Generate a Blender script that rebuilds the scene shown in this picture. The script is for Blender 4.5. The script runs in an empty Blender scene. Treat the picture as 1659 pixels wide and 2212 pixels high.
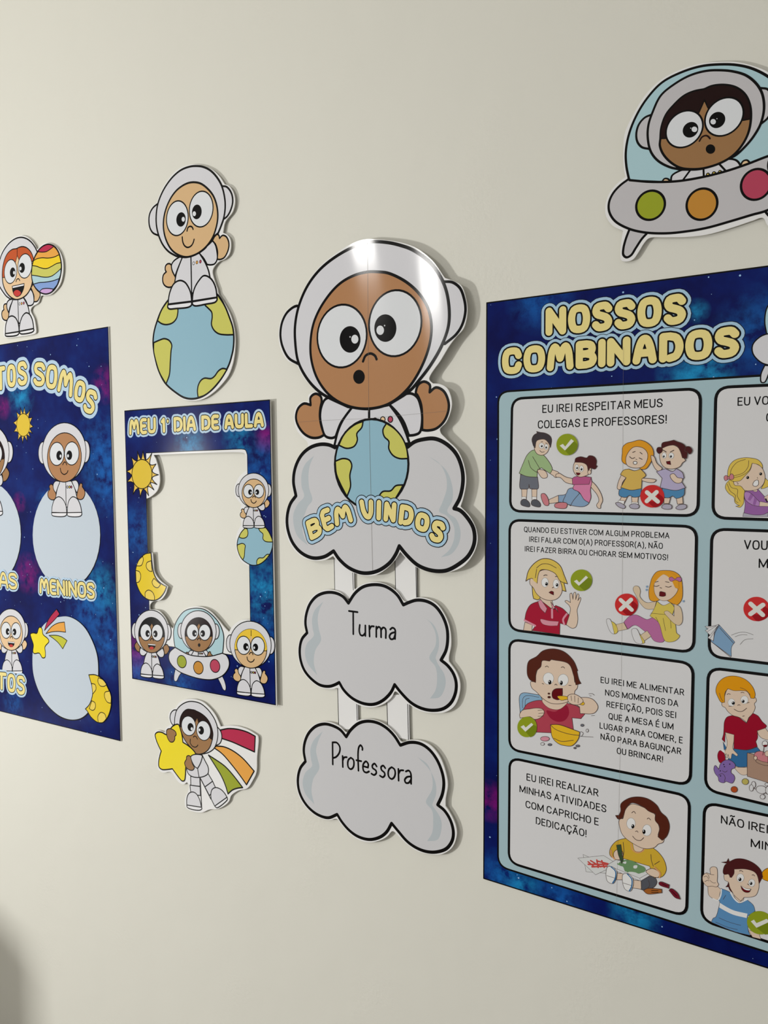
import bpy, math, random
from mathutils import Vector, Matrix
from mathutils.geometry import tessellate_polygon, delaunay_2d_cdt

random.seed(7)
SC = bpy.context.scene
COL = SC.collection

# ------------------------------------------------------------------ camera, light, exposure
D = 1.15                      # distance of the camera from the wall (m)
EYE = 1.62                    # height of the camera
FPX, YAW, PITCH, ROLL = 1602.43, 0.53706, -0.059892, -0.0087314
CX, CY = 829.5, 1106.0

def rot(v):
    x, y, z = v
    c, s = math.cos(ROLL), math.sin(ROLL); x, z = x*c - z*s, x*s + z*c
    c, s = math.cos(PITCH), math.sin(PITCH); y, z = y*c - z*s, y*s + z*c
    c, s = math.cos(YAW), math.sin(YAW); x, y = x*c - y*s, x*s + y*c
    return Vector((x, y, z))

cam_data = bpy.data.cameras.new('camera')
cam = bpy.data.objects.new('camera', cam_data); COL.objects.link(cam)
r_, f_, u_ = rot((1, 0, 0)), rot((0, 1, 0)), rot((0, 0, 1))
cam.matrix_world = Matrix(((r_.x, u_.x, -f_.x, 0), (r_.y, u_.y, -f_.y, -D), (r_.z, u_.z, -f_.z, EYE), (0, 0, 0, 1)))
cam_data.sensor_fit = 'HORIZONTAL'; cam_data.sensor_width = 36.0
cam_data.lens = 36.0 * FPX / 1659.0
cam_data.clip_start = 0.02
SC.camera = cam

SC.view_settings.view_transform = 'Standard'
SC.view_settings.look = 'None'
SC.view_settings.gamma = 1.0
SC.view_settings.use_curve_mapping = False
SC.view_settings.exposure = 0.0

world = bpy.data.worlds.new('world'); SC.world = world; world.use_nodes = True
bg = world.node_tree.nodes['Background']
bg.inputs['Color'].default_value = (1.0, 0.985, 0.955, 1); bg.inputs['Strength'].default_value = 0.43

def area_light(name, loc, target, sx, sy, power, color, spread=math.pi):
    l = bpy.data.lights.new(name, 'AREA'); l.shape = 'RECTANGLE'; l.size = sx; l.size_y = sy
    l.energy = power; l.color = color; l.spread = spread
    o = bpy.data.objects.new(name, l); COL.objects.link(o); o.location = loc
    d = Vector(target) - Vector(loc); o.rotation_euler = d.to_track_quat('-Z', 'Y').to_euler()
    return o
# two ceiling tubes running towards the wall, and the window on the left side of the room
area_light('ceiling_tube', (-2.24, -2.42, 2.89), (-2.0, 0, 1.2), 0.13, 0.10, 9, (1.0, 0.985, 0.95))
area_light('ceiling_tube_second', (-2.35, -3.45, 2.91), (-1.6, 0, 1.6), 0.12, 0.42, 12, (1.0, 0.985, 0.95))
area_light('side_window', (-3.98, -2.76, 1.20), (-0.35, 0, 0.75), 0.26, 0.36, 51, (1.0, 0.99, 0.96), 2.4)

# ------------------------------------------------------------------ materials
def lin(c):
    c /= 255.0
    return c/12.92 if c <= 0.04045 else ((c + 0.055)/1.055)**2.4
GAIN = 1.16
MATS = {}
def mat(name, rgb, gain=None, rough=0.10, aniso=0.96, spec=0.2):
    if name in MATS: return MATS[name]
    m = bpy.data.materials.new(name); m.use_nodes = True
    nt = m.node_tree; b = nt.nodes['Principled BSDF']
    g = GAIN if gain is None else gain
    b.inputs['Base Color'].default_value = tuple(min(0.93, lin(v)*g) for v in rgb) + (1,)
    b.inputs['Roughness'].default_value = rough
    b.inputs['Specular IOR Level'].default_value = spec
    if aniso:
        b.inputs['Anisotropic'].default_value = aniso
        t = nt.nodes.new('ShaderNodeCombineXYZ'); t.inputs[0].default_value = 1.0     # grain of the film runs along the wall
        b.inputs['Anisotropic Rotation'].default_value = 0.25
        nt.links.new(t.outputs[0], b.inputs['Tangent'])
    MATS[name] = m
    return m
PAL = dict(
 K=(9,8,9), W=(208,208,213), EW=(214,217,221), WB=(222,222,222), CL=(199,199,202), SH=(178,186,191),
 SK=(172,126,88), SD=(158,112,74), SL=(208,174,130), SP=(222,190,150), SU=(152,114,76),
 BL=(141,180,197), GR=(196,194,98), YL=(228,212,140), HA=(163,195,217), HB=(178,203,224), BO=(160,186,200),
 DK=(32,14,14), RH=(186,84,44), YH=(226,190,62), CR=(178,46,78), OR=(224,160,74), YE=(232,200,44), YG=(190,190,62),
 LB=(168,200,208), B2=(128,156,208), LI=(196,158,208), SU1=(226,188,84), SU2=(216,186,62), MO=(222,194,44), MC=(226,200,88),
 OV=(190,201,212), STAR=(232,212,44), UG=(150,160,44), UO=(190,134,56), UP=(178,68,92), TE=(190,58,54),
 PB=(160,186,194), CA=(209,209,211), UW=(190,188,191), CG=(138,152,32), CG2=(112,128,22), XR=(196,44,44), XR2=(152,14,24), IW=(214,214,208),
 c_skin=(214,192,172), c_skin2=(206,186,158), c_blackhair=(62,56,60), c_maroon=(72,26,28), c_brown=(82,34,22), c_orange=(214,148,36),
 c_blond=(212,184,84), c_gold=(216,146,12), c_green=(150,176,128), c_grey=(104,108,118), c_dgrey=(82,84,92), c_pink=(206,124,162),
 c_dpink=(176,86,130), c_jean=(128,156,186), c_shoe=(196,122,130), c_yellow=(204,170,86), c_blue=(76,130,172), c_lilac=(172,164,194),
 c_lgrey=(168,164,180), c_red=(160,22,50), c_rose=(206,140,156), c_dred=(96,12,20), c_lemon=(206,186,86), c_mauve=(176,104,152),
 c_paper=(206,208,208), c_salmon=(170,66,82), c_wine=(146,28,54), c_chair=(132,168,196), c_bowl=(220,176,40), c_mustard=(200,164,52),
 c_tan=(204,150,98), c_dgreen=(52,78,52), c_scribble=(104,140,96), c_scrawl=(190,72,66), c_crayon=(112,20,40), c_copper=(156,92,40),
 c_purple=(146,96,158), c_violet=(172,128,184), c_book=(122,156,188), c_crimson=(148,12,40), c_denim=(50,104,152), c_dino=(126,100,164),
 c_box=(164,134,116), c_olive=(182,170,92), c_rust=(170,74,34), c_sky=(88,138,184), c_ink=(70,54,50), c_line=(120,118,116), SEAM=(120,112,106), SOLE=(222,222,226))
def M(k): return mat(k if len(k) > 3 else 'print_' + k.lower(), PAL[k])

# ------------------------------------------------------------------ drawing on the wall plane
# photo pixel -> point (x, z) on the plane y = -off that is parallel to the wall
def W(px, py, off):
    d = rot(((px - CX)/FPX, 1.0, -(py - CY)/FPX))
    t = (D - off)/d.y
    return (d.x*t, EYE + d.z*t)

FR = (0.0, 0.0, 1.0)          # (x0, y0, zoom) of the sheet the coordinates are read from
FACE = 0.004                  # distance of the current printed face from the wall
LAY = [0]                     # print layers
STEP = 1e-5                   # 0.01 mm apart
def fr(*a):
    global FR; FR = a
def wp(p, frame=None):
    x0, y0, s = frame or FR
    return W(x0 + p[0]/s, y0 + p[1]/s, FACE)
def parse(s):
    out = []
    for t in s.split():
        c = t.endswith('*'); t = t.rstrip('*')
        x, y = t.split(','); out.append((float(x), float(y), c))
    return out
def spline(pts, closed):
    n = len(pts)
    if n < 3: return [(p[0], p[1]) for p in pts]
    out = []
    segs = n if closed else n - 1
    for i in range(segs):
        p1, p2 = pts[i], pts[(i+1) % n]
        p0 = pts[(i-1) % n] if (closed or i > 0) else p1
        p3 = pts[(i+2) % n] if (closed or i+2 < n) else p2
        if p1[2] and p2[2]:
            out.append((p1[0], p1[1])); continue
        if p1[2]: p0 = p1
        if p2[2]: p3 = p2
        L = math.hypot(p2[0]-p1[0], p2[1]-p1[1])
        k = max(3, min(10, int(L/14)))
        def kn(a, b): return max(1e-4, math.hypot(a[0]-b[0], a[1]-b[1])**0.5)
        # centripetal Catmull-Rom through Bezier handles
        d1, d2, d3 = kn(p0, p1), kn(p1, p2), kn(p2, p3)
        b1 = []; b2 = []
        for a in (0, 1):
            if p0 is p1: t1 = p1[a] + (p2[a]-p1[a])/3
            else: t1 = (d1*d1*p2[a] - d2*d2*p0[a] + (2*d1*d1 + 3*d1*d2 + d2*d2)*p1[a])/(3*d1*(d1+d2))
            if p3 is p2: t2 = p2[a] - (p2[a]-p1[a])/3
            else: t2 = (d3*d3*p1[a] - d2*d2*p3[a] + (2*d3*d3 + 3*d3*d2 + d2*d2)*p2[a])/(3*d3*(d3+d2))
            b1.append(t1); b2.append(t2)
        for j in range(k):
            t = j/k; u = 1-t
            out.append(tuple(u**3*p1[a] + 3*u*u*t*b1[a] + 3*u*t*t*b2[a] + t**3*p2[a] for a in (0, 1)))
    if not closed: out.append((pts[-1][0], pts[-1][1]))
    return out
XF = [None]                   # optional remap of sheet coordinates
def path(s, closed=True):
    """sheet path(s) -> points on the wall plane"""
    if isinstance(s, str):
        pts = parse(s)
        if XF[0]: pts = [XF[0](p[0], p[1]) + (p[2],) for p in pts]
        return [wp(p) for p in spline(pts, closed)]
    if isinstance(s[0][0], (int, float)): return list(s)     # already on the wall
    pts = []
    for f, t in s:
        a = parse(t)
        pts += [(f[0]+p[0]/f[2], f[1]+p[1]/f[2], p[2]) for p in a]
    pts = [(p[0]*4, p[1]*4, p[2]) for p in pts]
    return [W(p[0]/4, p[1]/4, FACE) for p in spline(pts, closed)]

class Part:
    cur = None
def begin(name, parent, base=None):
    end()
    Part.cur = dict(name=name, parent=parent, v=[], f=[], m=[], mats=[])
def slot(m):
    c = Part.cur
    if m not in c['mats']: c['mats'].append(m)
    return c['mats'].index(m)
def put(verts, faces, m):
    c = Part.cur; b = len(c['v']); i = slot(m)
    c['v'] += verts
    for f in faces:
        c['f'].append([b+k for k in f]); c['m'].append(i)
def end():
    c = Part.cur; Part.cur = None
    if not c or not c['v']: return None
    me = bpy.data.meshes.new(c['name'])
    par = c['parent']; loc = Vector((0, 0, 0))
    q = par
    while q is not None: loc += q.location; q = q.parent
    if isinstance(c['v'][0], Vector): pass
    cen = Vector((0, 0, 0))
    me.from_pydata([Vector(v) - loc for v in c['v']], [], c['f'])
    for m in c['mats']: me.materials.append(m)
    me.polygons.foreach_set('material_index', c['m'])
    me.update()
    o = bpy.data.objects.new(c['name'], me); COL.objects.link(o)
    if par: o.parent = par
    LAST[0] = o
    return o
LAST = [None]
def thing(name, label, cat, at, off=0.0, group=None):
    end()
    global FACE
    FACE = off; LAY[0] = 0
    o = bpy.data.objects.new(name, None); COL.objects.link(o); o.empty_display_size = 0.05
    x, z = W(at[0], at[1], off); o.location = (x, 0, z)
    o['label'] = label; o['category'] = cat
    if group: o['group'] = group
    return o
def ylay(sub=0): return -(FACE + STEP*LAY[0])

def area2(p): return sum(p[i-1][0]*p[i][1] - p[i][0]*p[i-1][1] for i in range(len(p)))
def clean(p):
    q = []
    for a in p:
        if not q or math.hypot(a[0]-q[-1][0], a[1]-q[-1][1]) > 2e-5: q.append(a)
    if len(q) > 1 and math.hypot(q[0][0]-q[-1][0], q[0][1]-q[-1][1]) < 2e-5: q.pop()
    return q
def fillw(m, *loops, y=None):
    LAY[0] += 1
    y = ylay() if y is None else y
    loops = [clean(l) for l in loops]
    tri = tessellate_polygon([[Vector((a, b, 0)) for a, b in l] for l in loops])
    vs = [(a, y, b) for l in loops for a, b in l]
    fs = []
    for t in tri:
        p = [vs[i] for i in t]
        # faces look into the room (-y)
        n = (p[1][0]-p[0][0])*(p[2][2]-p[0][2]) - (p[1][2]-p[0][2])*(p[2][0]-p[0][0])
        fs.append(list(t) if n > 0 else list(t)[::-1])
    put(vs, fs, m)
INKED = [None]
def ribbon(pts, w, m, closed=False, y=None):
    """stroke of width w (m) with round joins and caps"""
    own = INKED[0] is None
    if own: INKED[0] = []
    stroke(pts, w, closed)
    if own: ink(m)
def ink(m):
    """merge the collected stroke pieces into one flat, non-overlapping face set"""
    pieces = INKED[0]; INKED[0] = None
    if not pieces: return
    LAY[0] += 1; y = ylay()
    vs = []; fs = []
    ox, oz = pieces[0][0]
    tris = []
    for p in pieces:
        for i in range(1, len(p)-1):
            t = [p[0], p[i], p[i+1]]; a = area2(t)
            if abs(a) > 1e-10: tris.append(t if a > 0 else t[::-1])
    for p in tris:
        b = len(vs); vs += [Vector(((x-ox)*100, (z-oz)*100)) for x, z in p]; fs.append(list(range(b, b+len(p))))
    V, E_, F, ov, oe, of = delaunay_2d_cdt(vs, [], fs, 0, 1e-5, True)
    keep = []
    for t, src in zip(F, of):
        if not src: continue
        a = sum(V[t[i-1]].x*V[t[i]].y - V[t[i]].x*V[t[i-1]].y for i in range(len(t)))
        if abs(a) < 1e-9: continue
        keep.append(list(t) if a > 0 else list(t)[::-1])
    put([(v.x/100+ox, y, v.y/100+oz) for v in V], keep, m)
def stroke(pts, w, closed=False):
    pts = clean(pts)
    n = len(pts); h = w/2
    if n < 2:
        if n == 1: pts = [pts[0], (pts[0][0]+1e-4, pts[0][1])]; n = 2
        else: return
    out = INKED[0]
    dirs = []
    segs = n if closed else n-1
    for i in range(segs):
        a, b = pts[i], pts[(i+1) % n]; L = math.hypot(b[0]-a[0], b[1]-a[1]); dirs.append(((b[0]-a[0])/L, (b[1]-a[1])/L))
    def fan(c, a0, a1):
        k = max(2, int(abs(a1-a0)/0.35)+1)
        q = [c] + [(c[0]+h*math.cos(a0 + (a1-a0)*j/k), c[1]+h*math.sin(a0 + (a1-a0)*j/k)) for j in range(k+1)]
        out.append(q if a1 > a0 else q[::-1])
    prs = []
    for i in range(n):
        if closed: d0, d1 = dirs[i-1], dirs[i]
        else: d0, d1 = dirs[max(0, i-1)], dirs[min(i, segs-1)]
        dot = d0[0]*d1[0] + d0[1]*d1[1]; crs = d0[0]*d1[1] - d0[1]*d1[0]
        if dot > 0.6:
            nx, ny = -(d0[1]+d1[1]), d0[0]+d1[0]; L = math.hypot(nx, ny); nx /= L; ny /= L
            k = h/max(0.5, nx*-d1[1] + ny*d1[0])
            p = ((pts[i][0]+nx*k, pts[i][1]+ny*k), (pts[i][0]-nx*k, pts[i][1]-ny*k)); prs.append((p, p))
        else:
            pa = ((pts[i][0]-d0[1]*h, pts[i][1]+d0[0]*h), (pts[i][0]+d0[1]*h, pts[i][1]-d0[0]*h))
            pb = ((pts[i][0]-d1[1]*h, pts[i][1]+d1[0]*h), (pts[i][0]+d1[1]*h, pts[i][1]-d1[0]*h))
            prs.append((pa, pb))
            a0 = math.atan2(d0[1], d0[0]); da = math.atan2(crs, dot)
            if crs > 0: fan(pts[i], a0-math.pi/2, a0-math.pi/2+da)
            else: fan(pts[i], a0+math.pi/2, a0+math.pi/2+da)
    for i in range(segs):
        A, B = prs[i][1], prs[(i+1) % n][0]
        out.append([A[0], A[1], B[1], B[0]])
    if not closed:
        a = math.atan2(dirs[0][1], dirs[0][0]); fan(pts[0], a+math.pi/2, a+1.5*math.pi)
        a = math.atan2(dirs[-1][1], dirs[-1][0]); fan(pts[-1], a-math.pi/2, a+math.pi/2)
def wid(w, ref):
    """stroke width in sheet units (read on a horizontal line) -> metres"""
    p = ref
    s = FR[2]
    # vertical scale at the first point
    return w*1.2*MSCALE(p)/s
def MSCALE(p):
    # metres per photo pixel, vertically, at wall x
    d = math.hypot(p[0], D - FACE); z = abs(math.cos(YAW)*(D-FACE) - math.sin(YAW)*p[0])
    return z/FPX
def f(c, s): fillw(M(c), path(s))
def o(w, s, c='K'):
    for t in (s.split(';') if isinstance(s, str) else [s]):
        p = path(t, False); ribbon(p, wid(w, p[0]), M(c))
def fo(c, w, s, oc='K'):
    p = path(s); fillw(M(c), p); ribbon(p, wid(w, p[0]), M(oc), True)
def ell(cx, cy, rx, ry, rt=0, n=40):
    a = math.radians(rt); out = []
    for i in range(n):
        t = 2*math.pi*i/n; x, y = rx*math.cos(t), ry*math.sin(t)
        q = (cx + x*math.cos(a) - y*math.sin(a), cy + x*math.sin(a) + y*math.cos(a))
        if XF[0]: q = XF[0](*q)
        out.append(wp(q))
    return out
def e(c, cx, cy, rx, ry, rt=0, w=0, oc='K'):
    p = ell(cx, cy, rx, ry, rt)
    if c: fillw(M(c), p)
    if w: ribbon(p, wid(w, p[0]), M(oc), True)
def sub(name, parent): begin(name, parent)

def board(name, parent, outline, back=0.0, holes=(), m=None, edge=None, pads=()):
    """solid sheet from y=-FACE to y=-back with the given outline"""
    begin(name, parent)
    m = m or mat('white_laminate', (226,226,226)); edge = edge or mat('board_edge', (196,194,188), rough=0.6, aniso=0)
    loops = [clean(path(outline))] + [clean(path(h)) for h in holes]
    fillw(m, *loops, y=-FACE)
    fillw(edge, *loops, y=-back - 1e-4)
    c = Part.cur
    nb = sum(len(l) for l in loops)
    # turn the rear face round
    k = len(c['f'])//2
    for i in range(k, len(c['f'])): c['f'][i] = c['f'][i][::-1]
    vs = []; fs = []
    for li, l in enumerate(loops):
        ccw = area2(l) > 0
        if li: ccw = not ccw
        b = len(vs); n = len(l)
        for x, z in l: vs += [(x, -FACE, z), (x, -back - 1e-4, z)]
        for i in range(n):
            j = (i+1) % n
            q = [b+2*i, b+2*i+1, b+2*j+1, b+2*j]
            fs.append(q if ccw else q[::-1])
    put(vs, fs, edge)
    LAY[0] += 1
    b = end()
    if pads:
        for c in pads: mount(b, ell(*c), back)
    return b
def mount(b, p, y1):
    """foam tape between a sheet and the wall"""
    begin('mounting_pad', b)
    m = mat('foam_tape', (200, 196, 186), rough=.9, aniso=0); n = len(p)
    put([(x, -y, z) for y in (0, y1) for x, z in p], [[i, (i+1) % n, n+(i+1) % n, n+i] for i in range(n)] + [list(range(n))], m)
    end()

# ------------------------------------------------------------------ lettering: centre lines of every letter in a unit box
GL = {
 'A': (.60, "0,0* .5,1* 1,0*;.17,.33* .83,.33*"), 'B': (.52, "0,0* 0,1* .5,1* .83,.93 .92,.76 .83,.6 .5,.53* 0,.53*;.5,.53* .88,.44 1,.27 .88,.08 .5,0* 0,0*"),
 'C': (.54, "1,.74 .87,.94 .5,1 .13,.92 0,.68 0,.32 .13,.08 .5,0 .87,.06 1,.26"), 'D': (.53, "0,0* 0,1* .42,1* .82,.9 1,.64 1,.36 .82,.1 .42,0* 0,0*"),
 'E': (.44, "1,1* 0,1* 0,0* 1,0*;0,.52* .86,.52*"), 'F': (.44, "1,1* 0,1* 0,0*;0,.5* .86,.5*"),
 'G': (.55, "1,.76 .86,.95 .5,1 .13,.92 0,.68 0,.32 .13,.08 .5,0 .86,.05 1,.16* 1,.48* .55,.48*"), 'H': (.56, "0,0* 0,1*;1,0* 1,1*;0,.52* 1,.52*"),
 'I': (.07, ".5,0* .5,1*"), 'L': (.42, "0,1* 0,0* 1,0*"), 'M': (.74, "0,0* 0,1* .5,.08* 1,1* 1,0*"), 'N': (.56, "0,0* 0,1* 1,0* 1,1*"),
 'O': (.57, "o.5,1 .14,.92 0,.66 0,.34 .14,.08 .5,0 .86,.08 1,.34 1,.66 .86,.92"), 'P': (.52, "0,0* 0,1* .55,1* .88,.93 1,.73 .88,.54 .55,.45* 0,.45*"),
 'Q': (.57, "o.5,1 .14,.92 0,.66 0,.34 .14,.08 .5,0 .86,.08 1,.34 1,.66 .86,.92;.6,.16* .98,-.12*"),
 'R': (.53, "0,0* 0,1* .52,1* .85,.93 .95,.75 .85,.56 .52,.47* 0,.47*;.5,.47* 1,0*"),
 'S': (.52, "1,.76 .87,.94 .5,1 .14,.93 .03,.76 .14,.6 .5,.51 .87,.41 1,.24 .87,.07 .5,0 .13,.06 0,.25"),
 'T': (.54, "0,1* 1,1*;.5,1* .5,0*"), 'U': (.53, "0,1* 0,.32* .13,.07 .5,0 .87,.07 1,.32* 1,1*"), 'V': (.58, "0,1* .5,0* 1,1*"), 'Z': (.5, "0,1* 1,1* 0,0* 1,0*"),
 '(': (.2, "1,1.1 .2,.75 0,.42 .2,.1 1,-.24"), ')': (.2, "0,1.1 .8,.75 1,.42 .8,.1 0,-.24"), '!': (.04, ".5,1* .5,.3*;.5,.03* .5,0*"), ',': (.06, "1,.04* 0,-.17*"),
 '1': (.2, "0,.82* .9,1* .9,0*"), ' ': (.13, ""),
}
GL['\u00c3'] = (.60, GL['A'][1] + ";.14,1.2 .34,1.3 .6,1.2 .84,1.3")
GL['\u00c7'] = (.54, GL['C'][1] + ";.5,0* .5,-.1* .68,-.17 .62,-.27 .38,-.27")
GL['\u00c9'] = (.44, GL['E'][1] + ";.4,1.18* .75,1.36*")
BUB = dict(GL)
BUB['I'] = (0, ".5,0* .5,1*")
BUB['M'] = (.74, "0,0* .1,.8 .23,1 .38,.8 .5,.42* .62,.8 .77,1 .9,.8 1,0*")
BUB['V'] = (.54, "0,1* .06,.4 .28,.05 .55,0 .8,.25 1,1*")
BUB['E'] = (.42, "1,1* .25,1 0,.85* 0,.15* .25,0 1,0*;0,.52* .85,.52*")
BUB['A'] = (.56, "0,0* .18,.65 .36,.95 .5,1 .64,.95 .82,.65 1,0*;.18,.34* .82,.34*")
BUB['S'] = (.50, "1,.84 .8,.98 .5,1 .12,.94 .02,.77 .14,.62 .5,.53 .86,.42 1,.25 .87,.07 .5,0 .2,.02 0,.14")
def strokes(s):
    for t in s.split(';'):
        if not t: continue
        cl = t[0] == 'o'
        pts = [(x*100, y*100, c) for x, y, c in parse(t[1:] if cl else t)]
        yield [(x/100, y/100) for x, y in spline(pts, cl)], cl
def glyph_on(ch, bl, br, tl, w, font, inset):
    """strokes of one letter inside the parallelogram bl-br-tl (wall points), pulled in by half the pen"""
    ux, uz = br[0]-bl[0], br[1]-bl[1]; vx, vz = tl[0]-bl[0], tl[1]-bl[1]
    lu = math.hypot(ux, uz) or 1e-6; lv = math.hypot(vx, vz)
    iu = min(.499, inset/lu); iv = min(.49, inset/lv)
    for pts, cl in strokes(font[ch][1]):
        q = []
        for a, b in pts:
            a = iu + a*(1-2*iu); b = iv + b*(1-2*iv)
            q.append((bl[0]+ux*a+vx*b, bl[1]+uz*a+vz*b))
        yield q, cl
def layout(text, bl, br, h, font, gap, pen=0.12, sp=.15):
    """letter boxes of a straight line of text between two wall points, cap height h (m)"""
    ws = [(font[c][0] + pen if c != ' ' else sp) for c in text]
    tot = sum(ws) + gap*(len(text)-1)
    L = math.hypot(br[0]-bl[0], br[1]-bl[1]); k = L/tot
    dx, dz = (br[0]-bl[0])/L, (br[1]-bl[1])/L
    x = 0
    for c, w_ in zip(text, ws):
        a, b = x*k, (x+w_)*k; x += w_ + gap
        if c == ' ': continue
        A = (bl[0]+dx*a, bl[1]+dz*a); B = (bl[0]+dx*b, bl[1]+dz*b)
        yield c, A, B, (A[0], A[1]+h)
def line(text, x0, y0, x1, y1, h, pen=.135, c='K'):
    """thin capitals, baseline given on the sheet"""
    A, B = wp((x0, y0)), wp((x1, y1)); mid = ((x0+x1)/2, (y0+y1)/2)
    a, b = wp(mid), wp((mid[0], mid[1]-h)); H = b[1]-a[1]; w = pen*H
    INKED[0] = []
    for ch, bl, br, tl in layout(text, A, B, H, GL, .125):
        for q, cl in glyph_on(ch, bl, br, tl, w, GL, w/2): stroke(q, w, cl)
    ink(M(c))
def bubble(boxes, w, out, halo, ring=0, hc='HA'):
    """fat rounded letters: halo, black edge, yellow body.  w pen, out edge, halo width (m)"""
    boxes = list(boxes)
    passes = []
    if ring: passes.append((w + 2*out + 2*halo + 2*ring, 'K'))
    passes += [(w + 2*out + 2*halo, hc), (w + 2*out, 'K'), (w, 'YL')]
    for ww, c in passes:
        INKED[0] = []
        for ch, bl, br, tl in boxes:
            for q, cl in glyph_on(ch, bl, br, tl, w, BUB, w/2 + out): stroke(q, ww, cl)
        ink(M(c))
def boxes(s):
    """'T blx,bly brx,bry tlx,tly;...' on the sheet"""
    for t in s.split(';'):
        c, *p = t.split()
        yield (c,) + tuple(wp(tuple(map(float, q.split(',')))) for q in p)
def words(text, x0, y0, x1, y1, h, gap=-.04, pen=.3):
    A, B = wp((x0, y0)), wp((x1, y1)); mid = ((x0+x1)/2, (y0+y1)/2)
    H = wp((mid[0], mid[1]-h))[1] - wp(mid)[1]
    return layout(text, A, B, H, BUB, gap, pen)

# ------------------------------------------------------------------ the room
def slab(name, x0, x1, y0, y1, z0, z1, m):
    v = [(x, y, z) for x in (x0, x1) for y in (y0, y1) for z in (z0, z1)]
    fs = [(0,1,3,2), (4,6,7,5), (0,4,5,1), (2,3,7,6), (0,2,6,4), (1,5,7,3)]
    me = bpy.data.meshes.new(name); me.from_pydata(v, [], fs); me.materials.append(m); me.update()
    ob = bpy.data.objects.new(name, me); COL.objects.link(ob); ob['kind'] = 'structure'
    return ob
def wall_material():
    m = bpy.data.materials.new('cream_wall_paint'); m.use_nodes = True; nt = m.node_tree; N = nt.nodes.new; Lk = nt.links.new
    b = nt.nodes['Principled BSDF']; b.inputs['Roughness'].default_value = 0.55; b.inputs['Specular IOR Level'].default_value = 0.3
    tc = N('ShaderNodeTexCoord')
    n1 = N('ShaderNodeTexNoise'); n1.inputs['Scale'].default_value = 2.2; n1.inputs['Detail'].default_value = 3
    cr = N('ShaderNodeMix'); cr.data_type = 'RGBA'
    cr.inputs[6].default_value = (0.77, 0.76, 0.685, 1); cr.inputs[7].default_value = (0.795, 0.785, 0.71, 1)
    Lk(tc.outputs['Object'], n1.inputs['Vector']); Lk(n1.outputs['Fac'], cr.inputs[0]); Lk(cr.outputs[2], b.inputs['Base Color'])
    # uneven plaster: patches of small trowel marks and pits
    n2 = N('ShaderNodeTexNoise'); n2.inputs['Scale'].default_value = 150; n2.inputs['Detail'].default_value = 4; n2.inputs['Roughness'].default_value = .6
    n3 = N('ShaderNodeTexNoise'); n3.inputs['Scale'].default_value = 5; n3.inputs['Detail'].default_value = 2
    r3 = N('ShaderNodeMapRange'); r3.inputs[1].default_value = .52; r3.inputs[2].default_value = .72
    mu = N('ShaderNodeMath'); mu.operation = 'MULTIPLY'
    n4 = N('ShaderNodeTexNoise'); n4.inputs['Scale'].default_value = 9; n4.inputs['Detail'].default_value = 2
    ad = N('ShaderNodeMath'); ad.operation = 'MULTIPLY_ADD'; ad.inputs[1].default_value = 1.6
    for n in (n2, n3, n4): Lk(tc.outputs['Object'], n.inputs['Vector'])
    Lk(n3.outputs['Fac'], r3.inputs[0]); Lk(n2.outputs['Fac'], mu.inputs[0]); Lk(r3.outputs[0], mu.inputs[1])
    Lk(n4.outputs['Fac'], ad.inputs[0]); Lk(mu.outputs[0], ad.inputs[2])
    bp = N('ShaderNodeBump'); bp.inputs['Strength'].default_value = .35; bp.inputs['Distance'].default_value = .0022
    Lk(ad.outputs[0], bp.inputs['Height']); Lk(bp.outputs['Normal'], b.inputs['Normal'])
    return m
WALLM = wall_material()
FLOORM = mat('floor_tile', (128,120,108), gain=.9, rough=.35, aniso=0)
CEILM = mat('ceiling_paint', (226,224,218), gain=1, rough=.8, aniso=0)
slab('wall_back', -4.6, 1.6, 0, .15, 0, 3.05, WALLM)
slab('floor', -4.6, 1.6, -4.5, .15, -.1, 0, FLOORM)
slab('ceiling', -4.6, 1.6, -4.5, .15, 3.05, 3.15, CEILM)

slab('shadow_ledge_1', -2.9, -2.50, -.9, 0, 0, .61, WALLM)      # added low block, out of view, casting the shadow at the wall's lower left

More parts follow.
